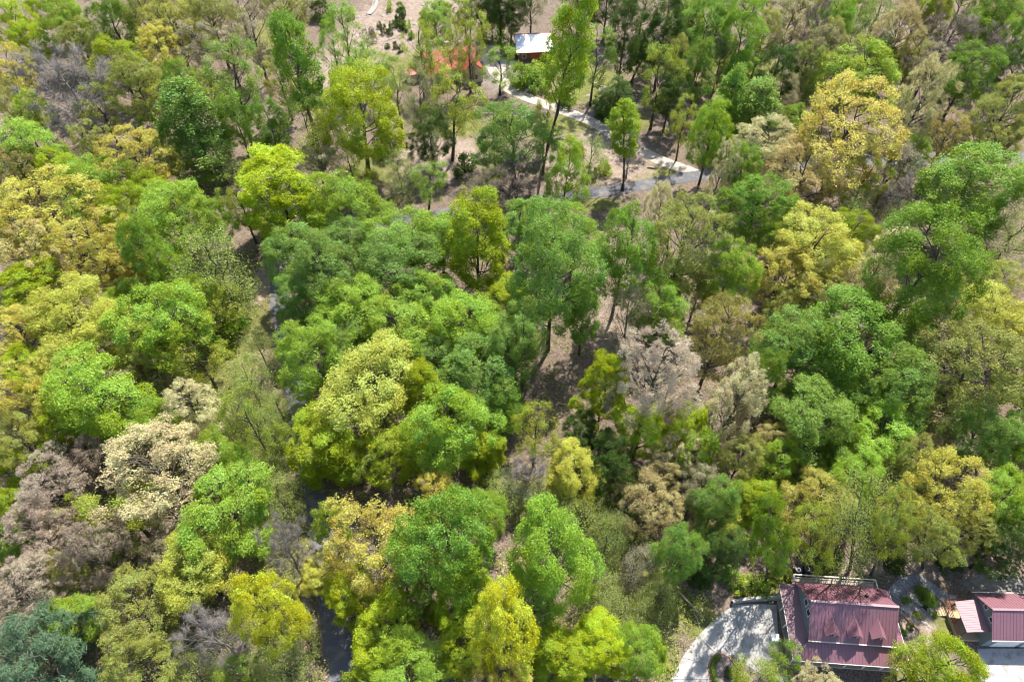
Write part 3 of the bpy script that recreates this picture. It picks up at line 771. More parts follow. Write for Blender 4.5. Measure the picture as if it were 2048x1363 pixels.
    if tw_n:
        for p, lr, _ in lobes:
            out = p.copy(); out[2] = (p[2] - (zb + .3 * (zt - zb))) * .8; out /= np.linalg.norm(out) + 1e-6
            for _k in range(tw_n):
                d_ = rng.normal(size=3) * .75 + out * .55 + np.array([0, 0, .5]); d_ /= np.linalg.norm(d_)
                ln = lr * rng.uniform(.7, 1.7)
                w = .020 if kind != 'bare' else .026
                st = p + rng.normal(size=3) * lr * .22
                e = st + d_ * ln + rng.normal(size=3) * .12 * ln
                n_ = np.cross(d_, rng.normal(size=3)); n_ /= np.linalg.norm(n_); m_ = np.cross(d_, n_)
                b0 = len(mb.v)
                mb.v += [tuple(st + n_ * w), tuple(st - .5 * n_ * w + .87 * m_ * w), tuple(st - .5 * n_ * w - .87 * m_ * w), tuple(e)]
                mb.f += [(b0, b0 + 1, b0 + 3), (b0 + 1, b0 + 2, b0 + 3), (b0 + 2, b0, b0 + 3)]
                if kind == 'bare':
                    for _j in range(3):
                        s2 = st + (e - st) * rng.uniform(.3, .85)
                        d2 = d_ + rng.normal(size=3) * .55; d2 /= np.linalg.norm(d2)
                        e2 = s2 + d2 * ln * .5; w2 = .016
                        b0 = len(mb.v)
                        mb.v += [tuple(s2 + n_ * w2), tuple(s2 - n_ * w2), tuple(e2), tuple(s2 + m_ * w2)]
                        mb.f += [(b0, b0 + 1, b0 + 2), (b0, b0 + 3, b0 + 2)]
    trunk_mesh = mb.mesh('trunk', True)
    trunk_mesh.materials.append(M['bark_pale'] if kind == 'bare' else M['bark'])
    crown_mesh = None
    if K['leaves']:
        Ps, Ns, Cs = [], [], []
        for p, lr, lv in lobes:
            nt_ = int(K['tufts'] * rng.uniform(.75, 1.25))
            out = p.copy(); out[2] = (p[2] - (zb + .35 * (zt - zb))) * .9; out /= np.linalg.norm(out) + 1e-6
            dd = rng.normal(size=(nt_ * 3, 3)); dd /= np.linalg.norm(dd, axis=1, keepdims=True)
            keep = dd @ out + .35 * dd[:, 2] + rng.normal(size=len(dd)) * .35 > -.15
            dd = dd[keep][:nt_]
            rr = lr * rng.uniform(.72, 1.08, size=(len(dd), 1)) * (1 + .18 * np.sin(dd[:, :1] * 7 + p[0]) * np.sin(dd[:, 1:2] * 6 + p[1]))
            stray = rng.random(len(dd)) < .10
            rr[stray] *= rng.uniform(1.1, 1.5, size=(int(stray.sum()), 1))
            off = dd * rr
            if K.get('flat'): off[:, 2] = np.round(off[:, 2] / .7) * .7 * K['flat'] + off[:, 2] * .3
            cen = p + off
            nl = K['leaves']
            P = np.repeat(cen, nl, axis=0) + rng.normal(size=(len(cen) * nl, 3)) * K['spread'] * np.array([1, 1, .7 if not K.get('flat') else .35])
            D = np.repeat(dd, nl, axis=0)
            N = D * .45 + np.array([0, 0, K['up']]) + rng.normal(size=P.shape) * .55
            tv = np.repeat(rng.random(len(cen)), nl)
            C = np.stack([np.clip(.42 * rng.random(len(P)) + .30 * tv + .28 * lv, 0, 1), np.clip(.75 * lv + .25 * tv, 0, 1), np.clip(.6 * rng.random(len(P)) + .4 * lv, 0, 1), np.ones(len(P))], 1)
            Ps.append(P); Ns.append(N); Cs.append(C)
        P, N, C = np.vstack(Ps), np.vstack(Ns), np.vstack(Cs)
        sz = K['leaf'] * rng.uniform(.65, 1.35, len(P))
        Q = leaf_quads(P, N, sz * (1.7 if K.get('needle') else 1.0), sz * (.28 if K.get('needle') else .72), rng)
        crown_mesh = quads_mesh('crown', Q, C)
        crown_mesh.materials.append(M['leaf'])
        hd = np.hypot(P[:, 0], P[:, 1]); reff = np.percentile(hd, 97); ztop = np.percentile(P[:, 2], 99.5); zlow = np.percentile(P[:, 2], 3)
    else:
        P = np.array([l[0] for l in lobes]); reff = np.percentile(np.hypot(P[:, 0], P[:, 1]), 95) + .6; ztop = P[:, 2].max() + .6; zlow = P[:, 2].min()
    return dict(trunk=trunk_mesh, crown=crown_mesh, R=reff, H=ztop, cb=zlow / ztop, kind=kind)

NV = dict(full=5, full_small=3, oak=5, beech=2, sparse=3, tall=2, cone=2, hazy=3, bare=3, pine=1, shrub=2)
TEMPL = {k: [make_template(k, 100 * i + j) for j in range(n)] for i, (k, n) in enumerate(NV.items())}

# code: template, leaf colour, object name, description, category
SPEC = {
    'G': ('full', (0.205, 0.295, 0.026), 'broadleaf_tree', 'mid-green leafy tree'),
    'L': ('full', (0.305, 0.405, 0.036), 'broadleaf_tree', 'light green leafy tree'),
    'B': ('full', (0.235, 0.335, 0.052), 'broadleaf_tree', 'cool green leafy tree'),
    'D': ('full', (0.09, 0.14, 0.02), 'broadleaf_tree', 'dark green leafy tree'),
    'Y': ('full', (0.37, 0.43, 0.014), 'broadleaf_tree', 'yellow-green leafy tree'),
    'F': ('full', (0.49, 0.475, 0.08), 'broadleaf_tree', 'pale yellow-green leafy tree'),
    'V': ('beech', (0.35, 0.405, 0.006), 'broadleaf_tree', 'vivid lime dense-crowned tree'),
    'M': ('full', (0.57, 0.54, 0.03), 'broadleaf_tree', 'bright yellow leafy tree'),
    'N': ('cone', (0.255, 0.36, 0.055), 'broadleaf_tree', 'light green tapering tree'),
    'A': ('tall', (0.22, 0.32, 0.022), 'broadleaf_tree', 'tall narrow green tree'),
    'Q': ('tall', (0.33, 0.43, 0.022), 'broadleaf_tree', 'tall yellow-green tree'),
    'O': ('oak', (0.53, 0.445, 0.085), 'budding_tree', 'golden budding tree'),
    'T': ('oak', (0.47, 0.385, 0.165), 'budding_tree', 'tan budding tree'),
    'K': ('oak', (0.36, 0.36, 0.075), 'budding_tree', 'olive budding tree'),
    'J': ('oak', (0.36, 0.29, 0.08), 'budding_tree', 'bronze-brown budding tree'),
    'C': ('oak', (0.58, 0.51, 0.27), 'flowering_tree', 'cream blossoming tree'),
    'W': ('oak', (0.62, 0.51, 0.41), 'flowering_tree', 'pinkish-white blossoming tree'),
    'P': ('oak', (0.46, 0.36, 0.265), 'budding_tree', 'pinkish-brown budding tree'),
    'U': ('oak', (0.38, 0.29, 0.22), 'budding_tree', 'purple-brown budding tree'),
    'X': ('bare', (.3, .3, .3), 'bare_tree', 'leafless grey tree'),
    'Z': ('bare', (.2, .17, .13), 'bare_tree', 'leafless brown tree'),
    'S': ('sparse', (0.28, 0.37, 0.04), 'sparse_tree', 'sparse light green tree'),
    'R': ('sparse', (0.36, 0.385, 0.04), 'sparse_tree', 'sparse yellow-olive tree'),
    'I': ('sparse', (0.38, 0.33, 0.18), 'sparse_tree', 'sparse tan-grey tree'),
    'H': ('hazy', (0.38, 0.43, 0.1), 'wispy_tree', 'wispy pale green tree'),
    'h': ('hazy', (0.42, 0.36, 0.22), 'wispy_tree', 'wispy brown-grey tree'),
    'E': ('pine', (0.125, 0.205, 0.105), 'pine_tree', 'blue-green pine tree'),
    's': ('shrub', (0.22, 0.315, 0.03), 'shrub', 'green shrub'),
    'd': ('shrub', (0.09, 0.13, 0.02), 'shrub', 'dark evergreen shrub'),
    'y': ('shrub', (0.38, 0.42, 0.05), 'shrub', 'yellow-green shrub'),
}
CAT = """
672 112 34 50 S; 792 168 38 46 S; 838 96 32 46 R; 1022 14 32 38 D; 1062 4 34 38 I; 928 14 34 36 K; 640 200 38 40 R; 1815 1200 10 8 s; 1836 1228 10 8 y; 1870 1226 9 8 s; 1822 1252 9 8 d; 1893 1218 9 8 y; 1806 1262 9 8 s; 800 12 10 10 s; 745 66 8 8 y; 822 70 9 9 s; 700 30 9 10 s; 845 30 10 10 y
1380 30 40 44 L; 1350 110 38 44 K; 1530 60 40 44 K; 1610 130 40 44 K; 1660 75 36 40 K; 1720 20 40 36 L; 1830 110 40 40 K; 1870 30 38 40 Y; 1950 70 36 36 L; 2020 20 36 36 K; 1480 140 36 40 G; 1590 250 36 40 L; 1660 200 36 34 K; 1990 290 44 44 K; 1820 310 40 36 L; 1880 420 40 40 K; 1700 470 40 44 Y; 1560 470 40 44 L; 1640 590 50 40 K; 1400 570 40 44 K; 1340 560 40 44 L; 1560 620 40 40 K; 1820 670 50 50 L; 1880 580 44 44 K; 2030 650 40 44 K; 70 220 40 44 Y; 30 220 36 40 K; 110 340 44 44 Y; 160 420 40 40 L; 300 380 44 44 Y; 330 540 40 50 L; 60 740 50 44 Y; 260 600 44 44 L; 120 840 50 44 Y; 230 870 44 40 L; 340 700 44 44 Y; 400 600 44 44 Y; 430 440 40 44 L; 340 310 36 40 K; 420 900 44 40 L; 540 940 40 44 H; 560 820 36 44 H; 520 700 36 50 H
255 -8 44 40 K; 330 -12 44 36 O; 400 -15 46 38 K; 470 -12 44 40 I; 560 5 44 40 K; 600 -10 40 36 h; 1160 -12 46 46 Z; 1215 -10 44 44 D; 1290 -12 46 44 I; 1370 -14 48 44 D; 1450 -10 46 40 G; 1540 -8 46 44 I; 1610 -14 44 40 K; 1690 -16 46 40 R; 1770 -8 46 44 I; 1850 2 48 44 T; 1930 -12 46 40 K; 2010 -14 46 40 G; 1860 130 40 40 I; 1980 105 44 44 Z; 2030 140 40 44 D; 1760 110 40 34 D; 1590 190 36 40 H; 1560 180 34 40 I; 1400 130 40 50 G; 1440 120 36 44 Z; 1660 170 36 36 s; 1340 190 38 40 D; 560 150 40 44 K; 410 190 36 44 R; 470 230 38 44 L; 330 210 34 40 R; 200 215 44 44 R; 180 280 40 40 K; 440 330 44 44 H; 480 400 36 50 R; 640 330 44 40 I
25 32 46 46 Y; 60 80 32 36 Y; 135 45 46 46 L; 20 140 42 48 O; 160 85 42 36 K; 228 42 46 56 G; 105 12 42 34 Y; 290 28 46 46 K; 345 52 56 48 K; 425 36 56 50 K; 318 98 46 44 O; 395 92 46 42 I
140 168 82 78 X; 158 255 46 40 X; 236 130 56 48 Y; 278 172 52 52 K; 362 168 36 50 L; 472 150 66 70 S ,505 300; 592 118 48 98 A; 382 250 76 84 N; 60 290 66 58 L; 48 338 60 46 J; 272 318 72 58 O; 200 360 58 50 L
98 410 95 66 O; 28 455 62 60 O; 200 482 78 72 O; 252 420 44 50 Y; 345 430 74 62 L; 552 380 92 92 V; 622 262 52 62 R; 540 250 38 52 G; 302 262 28 36 s; 500 45 46 56 I ; 455 95 40 40 I
688 60 42 74 S ,712 165; 738 70 18 70 Z ,733 100; 725 135 62 54 S ,745 200; 722 215 84 74 Y ,738 352; 872 44 44 46 L; 935 62 42 50 R; 912 205 58 70 R ,905 322; 838 195 38 56 I; 1002 130 42 52 S ,1000 190
1146 72 54 76 Q ,1084 345; 1028 268 70 68 B; 1030 362 56 40 Z; 1130 338 42 58 L; 862 272 46 46 D; 863 355 40 54 S ,858 420; 1088 235 24 44 R; 1250 255 36 62 Q ,1245 380; 1262 300 34 44 X ,1252 356
682 415 78 60 L; 735 385 28 32 G; 822 480 78 44 L; 952 475 72 92 V; 700 325 42 42 R; 968 385 48 30 Z; 800 345 36 50 H; 990 305 40 42 H; 1180 320 36 46 H
1412 45 56 56 G; 1490 62 46 66 L; 1580 48 48 52 I; 1556 132 42 44 D; 1672 32 42 46 G; 1740 60 46 56 H; 1802 62 48 50 T; 1900 82 62 52 Z; 1980 38 46 48 G; 2032 64 34 52 L; 1330 60 44 60 D; 1290 110 40 56 G ,1262 165
1320 150 40 56 R; 1250 60 40 64 D; 1190 110 40 50 S; 1640 110 40 50 I; 1630 60 34 60 Z; 1700 95 36 40 I
1462 195 50 68 N; 1512 222 62 58 N; 1725 148 76 48 L; 1700 252 122 82 O; 1842 195 54 68 T; 1936 142 54 52 G; 1898 270 48 42 J; 2010 220 60 62 K; 1370 238 36 52 R; 1425 262 42 52 L; 1530 292 66 46 C
1440 335 32 56 C; 1600 348 76 58 T; 1482 345 42 52 G; 1512 410 72 62 G; 1942 365 96 72 G; 1832 390 48 52 X; 1365 475 76 88 K; 1626 492 78 62 F; 1848 540 102 118 G; 1762 528 46 72 C; 1572 548 66 52 O
1722 580 56 44 T; 1455 540 52 64 L; 1436 668 68 78 J; 1305 745 76 102 W; 1592 692 76 76 B; 1702 690 110 84 G; 1782 775 76 84 B; 1628 838 86 76 B; 1762 862 70 60 L; 1470 806 68 78 C; 1372 852 48 44 Y; 1360 908 46 40 C
1938 735 106 102 K; 1968 640 70 54 F; 1992 575 52 52 K; 2022 480 52 64 H; 1955 872 56 64 B; 2032 862 42 60 B; 2036 762 38 52 Y; 1560 870 42 42 K; 1545 898 38 34 T; 1872 905 44 36 T; 1870 800 60 60 K; 1328 402 30 46 C
1690 430 44 50 H; 1730 360 46 50 R; 1790 330 40 46 I; 1800 450 44 44 H; 2010 400 50 60 H; 1700 800 60 60 G; 1530 760 46 56 G; 1880 640 50 60 I; 1960 520 56 50 h
62 512 82 66 T; 245 525 62 52 O; 70 590 74 44 V; 140 635 82 62 F; 40 672 72 62 O; 236 668 72 62 F; 330 652 86 82 L; 285 505 48 72 G; 440 545 72 88 H; 450 662 44 42 s; 195 790 112 92 L; 50 790 72 72 O; 398 712 56 48 R
362 762 52 46 h; 502 772 46 60 H; 380 812 58 48 C; 502 845 52 72 R; 42 885 62 58 K; 400 480 50 60 S; 430 610 50 40 R; 130 720 60 50 F; 300 730 50 44 K; 440 820 50 50 H; 540 860 40 60 H; 310 840 50 46 L
592 505 62 62 B; 642 548 76 78 B; 786 530 92 80 B; 700 625 74 64 L; 618 712 66 72 L; 792 662 78 70 L; 936 655 82 76 L; 950 740 88 78 B; 1046 672 56 72 B; 1020 605 62 48 V; 1106 530 86 112 B; 1245 500 58 86 G
1045 446 50 44 B; 1150 466 58 46 L; 1312 606 72 42 L; 742 778 100 66 F; 848 788 48 62 V; 656 892 77 76 V; 898 850 86 88 L; 802 900 62 56 Y; 1070 855 48 56 R; 1210 775 52 72 V; 1282 856 52 46 Y; 1255 640 46 56 h ,1245 700
880 480 50 50 L; 700 490 60 54 B; 860 600 60 60 L; 1170 610 40 60 G; 590 600 40 50 B; 1000 800 50 50 G; 970 905 44 44 V; 1160 870 40 40 D; 1220 900 44 44 D; 730 925 40 44 R; 700 700 54 54 B; 870 720 54 54 B
105 965 76 70 P; 30 1015 34 40 Y; 150 1030 40 40 R; 125 1140 40 40 K; 230 1075 36 40 H; 192 912 44 48 U; 76 1060 66 60 P; 182 1100 56 64 U; 312 928 112 62 C; 245 1015 82 56 R; 445 1026 96 76 L; 562 1000 48 56 H; 566 1092 46 66 X; 42 1182 72 54 P; 392 1132 76 60 F; 272 1215 82 66 K
525 1225 66 88 M; 425 1265 68 72 X; 90 1310 112 76 E; 285 1325 72 56 K; 20 930 38 44 Y; 18 1085 38 48 G; 140 1240 54 44 L; 562 1330 58 52 H; 385 1345 52 44 H; 330 1110 44 44 I; 480 930 50 46 L; 600 1260 40 60 H; 480 1340 40 40 S
752 1086 112 98 O; 662 1042 36 40 L; 898 1105 96 106 G; 962 1030 54 52 L; 1108 1110 88 96 L; 1070 1205 66 62 B; 702 1185 58 58 V; 778 1268 72 56 Y; 812 1340 82 50 L; 862 1312 42 50 h; 912 1215 52 50 Y; 1002 1258 76 88 M
930 1295 54 52 Y; 1010 1362 56 36 O; 1122 1305 68 58 V; 1198 1285 64 60 V; 1284 1300 50 46 L; 1294 1005 66 62 T; 1150 936 54 46 F; 1052 950 48 40 X; 1010 985 46 44 H; 1170 1035 60 54 H; 1242 1225 52 46 H; 1362 1102 48 56 B
1215 1080 46 60 H; 1230 960 40 50 D; 1190 1170 50 44 H; 820 1190 56 44 G; 740 1350 46 34 Y; 870 1000 50 40 O; 640 1140 46 44 F; 1320 1190 44 44 H; 1270 1130 36 50 h; 1090 1000 44 44 H; 960 1180 40 40 Y
1434 1005 52 58 B; 1502 1000 52 52 V; 1560 925 48 50 L; 1622 1012 78 66 O; 1712 955 62 66 L; 1762 972 52 60 H; 1712 1045 62 54 H ,1700 1138; 1892 985 82 84 O; 1812 1025 48 42 O; 1852 1062 54 46 K ,1845 1135; 2012 1002 56 62 L; 2002 1088 54 46 D
1450 1095 48 46 D; 1625 1064 46 44 R ,1612 1150; 1780 1042 46 48 R ,1742 1150; 1930 1065 50 50 K; 1540 1062 42 48 G ,1532 1165; 862 118 38 44 S ,866 196; 905 128 34 50 R ,918 200; 940 120 26 44 I ,952 185; 1390 980 44 50 I; 1320 960 44 40 T; 1480 920 46 50 K; 1680 900 50 50 G; 1820 920 50 56 K; 2035 940 40 50 G; 1400 910 40 50 L; 1440 1050 44 40 R
1893 1336 74 56 Y; 1825 1345 50 36 R; 1508 1368 54 34 R; 1572 1312 34 40 S; 1636 1378 44 30 C
1460 1150 26 20 s; 1490 1165 24 20 y; 1520 1170 24 20 s; 1560 1150 24 20 y; 1400 1150 30 26 d; 1848 1185 20 16 s; 1862 1198 18 14 s; 1460 1345 12 20 d; 1790 1125 24 20 d; 1900 1125 26 22 d; 1660 1120 26 20 d
785 48 9 9 d; 795 45 8 8 d; 803 50 10 10 d; 768 58 9 11 d; 780 62 7 9 d; 810 55 9 10 d; 800 30 10 16 d; 805 22 10 12 d; 790 90 7 8 d; 800 98 7 9 d; 779 12 9 12 y; 758 48 6 8 d; 812 48 9 9 s; 792 36 6 7 d; 775 92 7 6 d; 640 20 24 24 d; 655 45 16 16 s; 880 18 20 18 d; 960 8 30 34 D; 1000 2 34 40 D; 985 60 24 26 s
1040 150 24 26 s; 1065 160 30 18 s; 1015 95 22 22 s; 1075 145 30 16 y; 1130 200 20 18 d; 1230 190 40 36 D; 1215 215 30 22 d; 1180 345 16 20 d; 1210 335 18 18 y; 1140 290 20 20 y; 1160 300 16 22 y; 1010 240 24 20 y; 930 330 26 26 d; 770 290 26 30 d
"""
def seg_clear(xy, r):
    xy = np.array([xy])
    if dist_line(xy, ROAD)[0] < 2.6 or dist_line(xy, LANE)[0] < 1.9: return False
    x, y = xy[0]
    for cx, cy, hw, hd in ((hx, hy + .8, 7.9, 6.6), (68, 29.9, 9.6, 3.6), (6, 184.2, 5.6, 5), (-17, 173, 12, 7.5)):
        if abs(x - cx) < hw and abs(y - cy) < hd: return False
    # poured driveway
    u, v = pix((x, y, 0))
    if 1366 < u < 1556 and v > 1208 and v > 1208 + (1466 - u) * 1.25 and not (1424 < u < 1475 and v > 1318): return False
    return True
DEFH = dict(full=(8.5, 2.1), full_small=(5, 2.0), oak=(8.5, 2.0), beech=(6, 2.0), sparse=(9, 1.9), tall=(14, 2.6), cone=(7, 2.4), hazy=(4.5, 1.7), bare=(7, 1.9), pine=(8, 2.0), shrub=(.4, 1.35))
TREES = []
def plant(u, v, rx, ry, code, base=None):
    if rx > 20: rx, ry = rx * 1.1, ry * 1.06
    kind, col, name, desc = SPEC[code]
    dcl = ray(u, v); phi = math.atan2(-dcl[2], math.hypot(dcl[0], dcl[1]))
    h0, hk = DEFH[kind]
    T = None
    def fit(mult):
        zc, r = 9.0, 3.0
        for _ in range(6):
            t = (CAMH - zc) / -dcl[2]
            r = rx * t / FPX
            k2 = kind
            if kind == 'full' and r < 3.3: k2 = 'full_small'
            tm = TEMPL[k2][hash_i % len(TEMPL[k2])]
            bpx = math.sqrt(max(ry ** 2 - (rx * math.sin(phi)) ** 2, (.45 * rx * math.cos(phi)) ** 2)) / math.cos(phi)
            b = bpx * t / FPX
            Hd = h0 + hk * r
            H = np.clip(2 * b / (1 - tm['cb']), .72 * Hd, 1.3 * Hd) * mult
            zc = H * (1 + tm['cb']) / 2
        p = np.array([dcl[0] * t, dcl[1] * t])
        return p, r, H, tm
    hash_i = len(TREES) * 7 + int(u) % 5
    lean = (random.gauss(0, .025), random.gauss(0, .025))
    if base is not None:
        b = at(*base)[:2]
        t = b[1] / dcl[1]
        zc = CAMH + dcl[2] * t
        r = rx * t / FPX
        k2 = 'full_small' if kind == 'full' and r < 3.3 else kind
        tm = TEMPL[k2][hash_i % len(TEMPL[k2])]
        H = zc * 2 / (1 + tm['cb'])
        lean = ((dcl[0] * t - b[0]) / zc, 0)
        p = b
    else:
        for mult in (1, 1.1, .9, 1.2, .8, 1.32, .7, 1.5, .6):
            p, r, H, tm = fit(mult)
            if seg_clear(p, r): break
    root = empty(name, (p[0], p[1], gh(p[0], p[1]) - .05))
    s = r / tm['R']; sz = H / tm['H']
    e_ = math.exp(random.gauss(0, .09))
    root.scale = (s * e_, s / e_, sz)
    root.rotation_euler = Matrix.Rotation(random.random() * 6.283, 4, 'Z').to_euler()
    q = Vector((lean[0], lean[1], 1)).to_track_quat('Z', 'Y') if abs(lean[0]) + abs(lean[1]) > 1e-4 else None
    if q:
        tilt = Vector((0, 0, 1)).rotation_difference(Vector((lean[0], lean[1], 1)).normalized())
        root.rotation_euler = (tilt @ root.rotation_euler.to_quaternion()).to_euler()
    tr = bpy.data.objects.new('trunk' if kind != 'shrub' else 'stem', tm['trunk']); COL.objects.link(tr); tr.parent = root
    if tm['crown']:
        cr = bpy.data.objects.new('crown' if kind != 'shrub' else 'foliage', tm['crown']); COL.objects.link(cr); cr.parent = root
        j = np.exp(RNG.normal(size=3) * np.array([.03, .02, .06]) + RNG.normal() * .08)
        cr.color = (col[0] * j[0], col[1] * j[1], col[2] * j[2], 1)
    elif code == 'Z':
        tr.material_slots[0].link = 'OBJECT'; tr.material_slots[0].material = M['bark_brown']
    TREES.append((root, (u, v), rx, code, p, H, r))
    size = 'broad' if r > 6.2 else ('' if r > 3.2 else 'small')
    THINGS.append((root, (u, v), (size + ' ' + desc).strip(), 'shrub' if kind == 'shrub' else 'tree'))
    root['group'] = desc + 's'
M['bark_brown'] = surf('bark_brown', (.22, .175, .14), (.13, .10, .08), 5, .9, .3)
for item in CAT.replace('\n', ';').split(';'):
    item = item.strip()
    if not item: continue
    base = None
    if ',' in item:
        item, bb = item.split(',')
        base = tuple(float(x) for x in bb.split())
    w = item.split()
    plant(float(w[0]), float(w[1]), float(w[2]), float(w[3]), w[4], base)

# ------------------------------------------------------------------ undergrowth: saplings, brush and ground plants nobody could count
def undergrowth():
    rng = np.random.default_rng(77)
    n = 15200
    uv = np.stack([rng.uniform(-260, 2308, n), rng.uniform(-10, 1420, n)], 1)
    keepP = []
    for u, v in uv:
        if rng.random() > (.62 + .38 * v / 1363): continue
        p = at(u, v)
        keepP.append(p[:2])
    P = np.array(keepP)
    ok = np.array([seg_clear(p, 1) for p in P]) & (dist_line(P, LANE) > 3.2) | ((dist_line(P, ROAD) > 2.0) & (dist_line(P, ROAD) < 2.7) & (P[:, 1] < 110))
    W = region_weights(P)
    thin = W[:, 1:].max(1) > .35
    ok &= ~(thin & (rng.random(len(P)) < .08)) & ~((W[:, 0] > .35) & (rng.random(len(P)) < .25)) & ~((W[:, 2] > .2))
    u, v = np.array([pix((p[0], p[1], 0)) for p in P]).T
    ok &= ~((u > 1560) & (v > 1165) & ~((v > 1345) & (u < 1700)))
    ok &= ~((u > 1420) & (v > 1085) & (rng.random(len(u)) < .8))
    ok &= ~((u > 1330) & (u < 1560) & (v > 1215) & (u > 1466 - (v - 1208) / 1.25 - 8))
    P = P[ok]
    thin_w = thin[ok]
    z = np.concatenate([ground_height(c) for c in np.array_split(P, 10)])
    pal = np.array([(.21, .31, .035), (.33, .39, .05), (.38, .37, .10), (.30, .26, .14), (.15, .22, .03), (.40, .43, .08), (.38, .31, .22), (.26, .34, .06)])
    big = .5 + .5 * np.sin(P[:, 0] / 11 + 2) * np.sin(P[:, 1] / 14)
    Ls, Ns, Cs, Sz = [], [], [], []
    for i in range(len(P)):
        sapling = rng.random() < .30
        r = rng.uniform(.9, 2.0) if sapling else rng.uniform(.6, 1.5); h = rng.uniform(2.5, 6.5) if sapling else rng.uniform(.5, 1.9)
        open_ground = thin_w[i]
        if open_ground: sapling = rng.random() < .12; h = rng.uniform(1.5, 3.5) if sapling else rng.uniform(.2, .8); r = r if sapling else rng.uniform(.25, .8)
        k = int(rng.integers(28, 44)) if not open_ground else int(rng.integers(14, 26))
        d_ = rng.normal(size=(k, 3)); d_ /= np.linalg.norm(d_, axis=1, keepdims=True)
        rad = rng.uniform(.35, 1.0, (k, 1)) ** .6
        q = d_ * rad * np.array([r, r, h * .48]) + np.array([0, 0, h * .52])
        q[:, 2] = np.abs(q[:, 2])
        Ls.append(q + np.array([P[i, 0], P[i, 1], z[i]])); Ns.append(d_ * .5 + np.array([0, 0, .6]) + rng.normal(size=(k, 3)) * .5)
        c = pal[rng.integers(len(pal))] * .6 + pal[int(big[i] * 7.99)] * .4
        c = c * np.exp(rng.normal() * .18)
        Cs.append(np.hstack([c * np.exp(rng.normal(size=(k, 1)) * .25), np.ones((k, 1))])); Sz.append(rng.uniform(.13, .27, k))
    L_, N_, C_, S_ = np.vstack(Ls), np.vstack(Ns), np.vstack(Cs), np.concatenate(Sz)
    me = quads_mesh('undergrowth', leaf_quads(L_, N_, S_, S_ * .75, rng), C_)
    me.materials.append(M['undergrowth'])
    o = bpy.data.objects.new('undergrowth', me); COL.objects.link(o)
    tag(o, 'low green and brown brush covering the forest floor between the trees', 'undergrowth', kind='stuff')
undergrowth()
def woodland():
    """the wood goes on beyond both sides and the far edge of the view, as one mass"""
    rng = np.random.default_rng(21)
    spots = []
    tries = 0
    while len(spots) < 84 and tries < 4000:
        tries += 1
        side = rng.random()
        if side < .38: u, v = rng.uniform(-420, -75), rng.uniform(-40, 1250)
        elif side < .80: u, v = rng.uniform(2125, 2480), rng.uniform(-40, 1080)
        else: u, v = rng.uniform(-200, 2250), rng.uniform(-150, -75)
        p = at(u, v, 11)[:2]
        if not seg_clear(p, 4) or any(np.hypot(*(p - q)) < 6.5 for q in spots): continue
        spots.append(p)
    Q, C, tb = [], [], MB()
    cols = [SPEC[c][1] for c in 'GLBYKOTKLG']
    for p in spots:
        tm = TEMPL['full' if rng.random() < .6 else 'oak'][int(rng.integers(5))]
        me_ = tm['crown']; n = len(me_.polygons)
        co = np.empty(n * 12, np.float32); me_.vertices.foreach_get('co', co)
        co = co.reshape(n, 4, 3)[::22]
        cen = co.mean(1, keepdims=True)
        sc = rng.uniform(.8, 1.15); a = rng.uniform(0, 6.28)
        co = (cen + (co - cen) * 3.3) * sc
        Rm = np.array([[math.cos(a), -math.sin(a), 0], [math.sin(a), math.cos(a), 0], [0, 0, 1]])
        co = co @ Rm.T + np.array([p[0], p[1], 0])
        c = np.array(cols[int(rng.integers(len(cols)))]) * np.exp(rng.normal() * .08)
        Q.append(co); C.append(np.hstack([c * rng.uniform(.7, 1.3, (len(co), 1)), np.ones((len(co), 1))]))
        tb.tube([(p[0], p[1], -.3), (p[0] + .2, p[1], tm['H'] * sc * .45), (p[0], p[1] + .2, tm['H'] * sc * .85)], [.28, .2, .06], 6)
    me = quads_mesh('woodland', np.vstack(Q), np.vstack(C)); me.materials.append(M['undergrowth'])
    o = bpy.data.objects.new('woodland', me); COL.objects.link(o)
    tag(o, 'more of the same wood carrying on beyond the edges of the view', 'woodland', kind='stuff')
    t_ = tb.build('trunks', M['bark'], o); tag(t_, kind='stuff')
woodland()

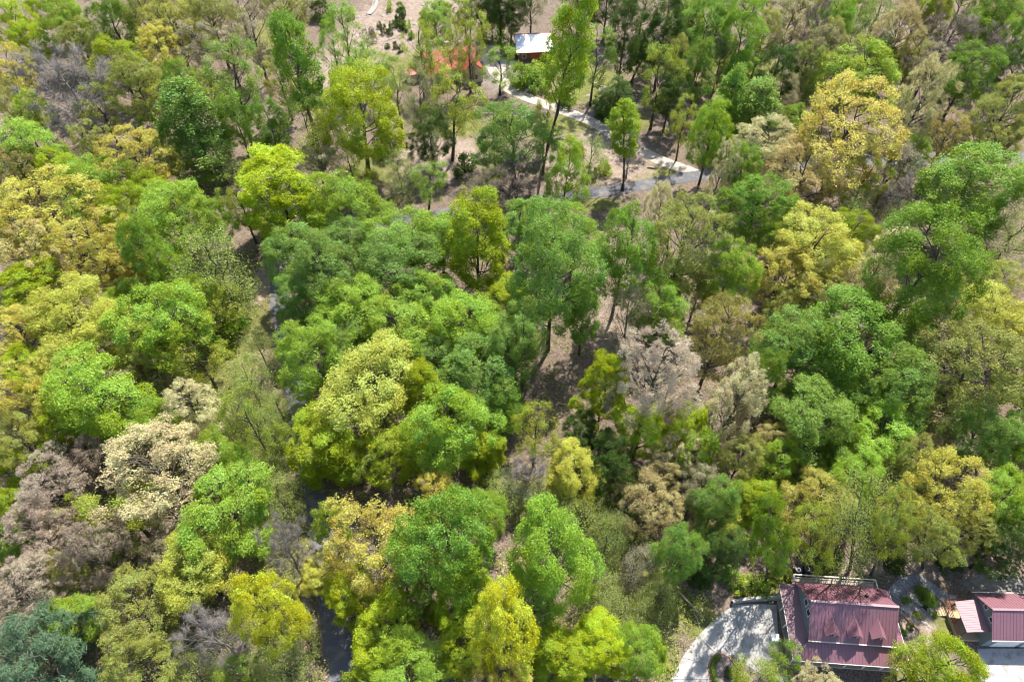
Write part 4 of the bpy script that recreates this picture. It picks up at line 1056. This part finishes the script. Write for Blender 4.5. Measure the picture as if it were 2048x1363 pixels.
# ------------------------------------------------------------------ labels that single each tree, shrub and rock out
LAND = [((1690, 1250), 'near house'), ((2000, 1230), 'garage'), ((1060, 92), 'glare-whitened outbuilding'), ((895, 115), 'red-roofed house'), ((1185, 388), 'grey stretch of road'),
        ((590, 790), 'shaded left road'), ((1455, 1270), 'driveway'), ((90, 1310), 'blue-green pine'), ((1305, 745), 'pinkish-white blossoming tree'), ((140, 168), 'big leafless grey crown'),
        ((525, 1225), 'bright yellow tree at lower left'), ((656, 892), 'round lime tree by the road'), ((552, 380), 'big lime dome'), ((1700, 252), 'broadest golden tree'),
        ((1848, 540), 'large green tree at right'), ((1436, 668), 'bronze-brown dome'), ((1106, 522), 'tall green central tree'), ((312, 928), 'broad cream blossoming tree'),
        ((752, 1086), 'broad golden tree in the lower middle'), ((1938, 735), 'broad olive tree at right'), ((195, 790), 'broad green tree at left'), ((1200, 262), 'pale lane'), ((1938, 365), 'green tree near the right edge'),
        ((1848, 1190), 'curved paver path'), ((98, 410), 'broad golden tree at left')]
def where(px):
    best = None
    for (lu, lv), nm in LAND:
        dx, dy = px[0] - lu, px[1] - lv
        dd = math.hypot(dx, dy)
        if dd < 6: continue
        if best is None or dd < best[0]: best = (dd, dx, dy, nm)
    dd, dx, dy, nm = best
    a = math.degrees(math.atan2(-dy, dx)) % 360
    rel = ['right of', 'above right of', 'above', 'above left of', 'left of', 'below left of', 'below', 'below right of'][int((a + 22.5) // 45) % 8]
    return dd, rel, nm
groups = {}
own = {l[0]: l[1] for l in LAND}
for o, px, desc, cat in THINGS:
    dd, rel, nm = where(px)
    groups.setdefault((desc, rel, nm), []).append((dd, o, cat))
ORD = ['nearest', 'second', 'third', 'fourth', 'fifth', 'sixth', 'seventh', 'eighth', 'ninth', 'tenth', 'eleventh', 'twelfth']
for (desc, rel, nm), L_ in groups.items():
    L_.sort(key=lambda t: t[0])
    for k, (dd, o, cat) in enumerate(L_):
        lab = f'{desc} {rel} the {nm}' if len(L_) == 1 else (f'nearest {desc} {rel} the {nm}' if k == 0 else f'{ORD[min(k, 11)]} nearest {desc} {rel} the {nm}')
        o['label'] = lab; o['category'] = cat
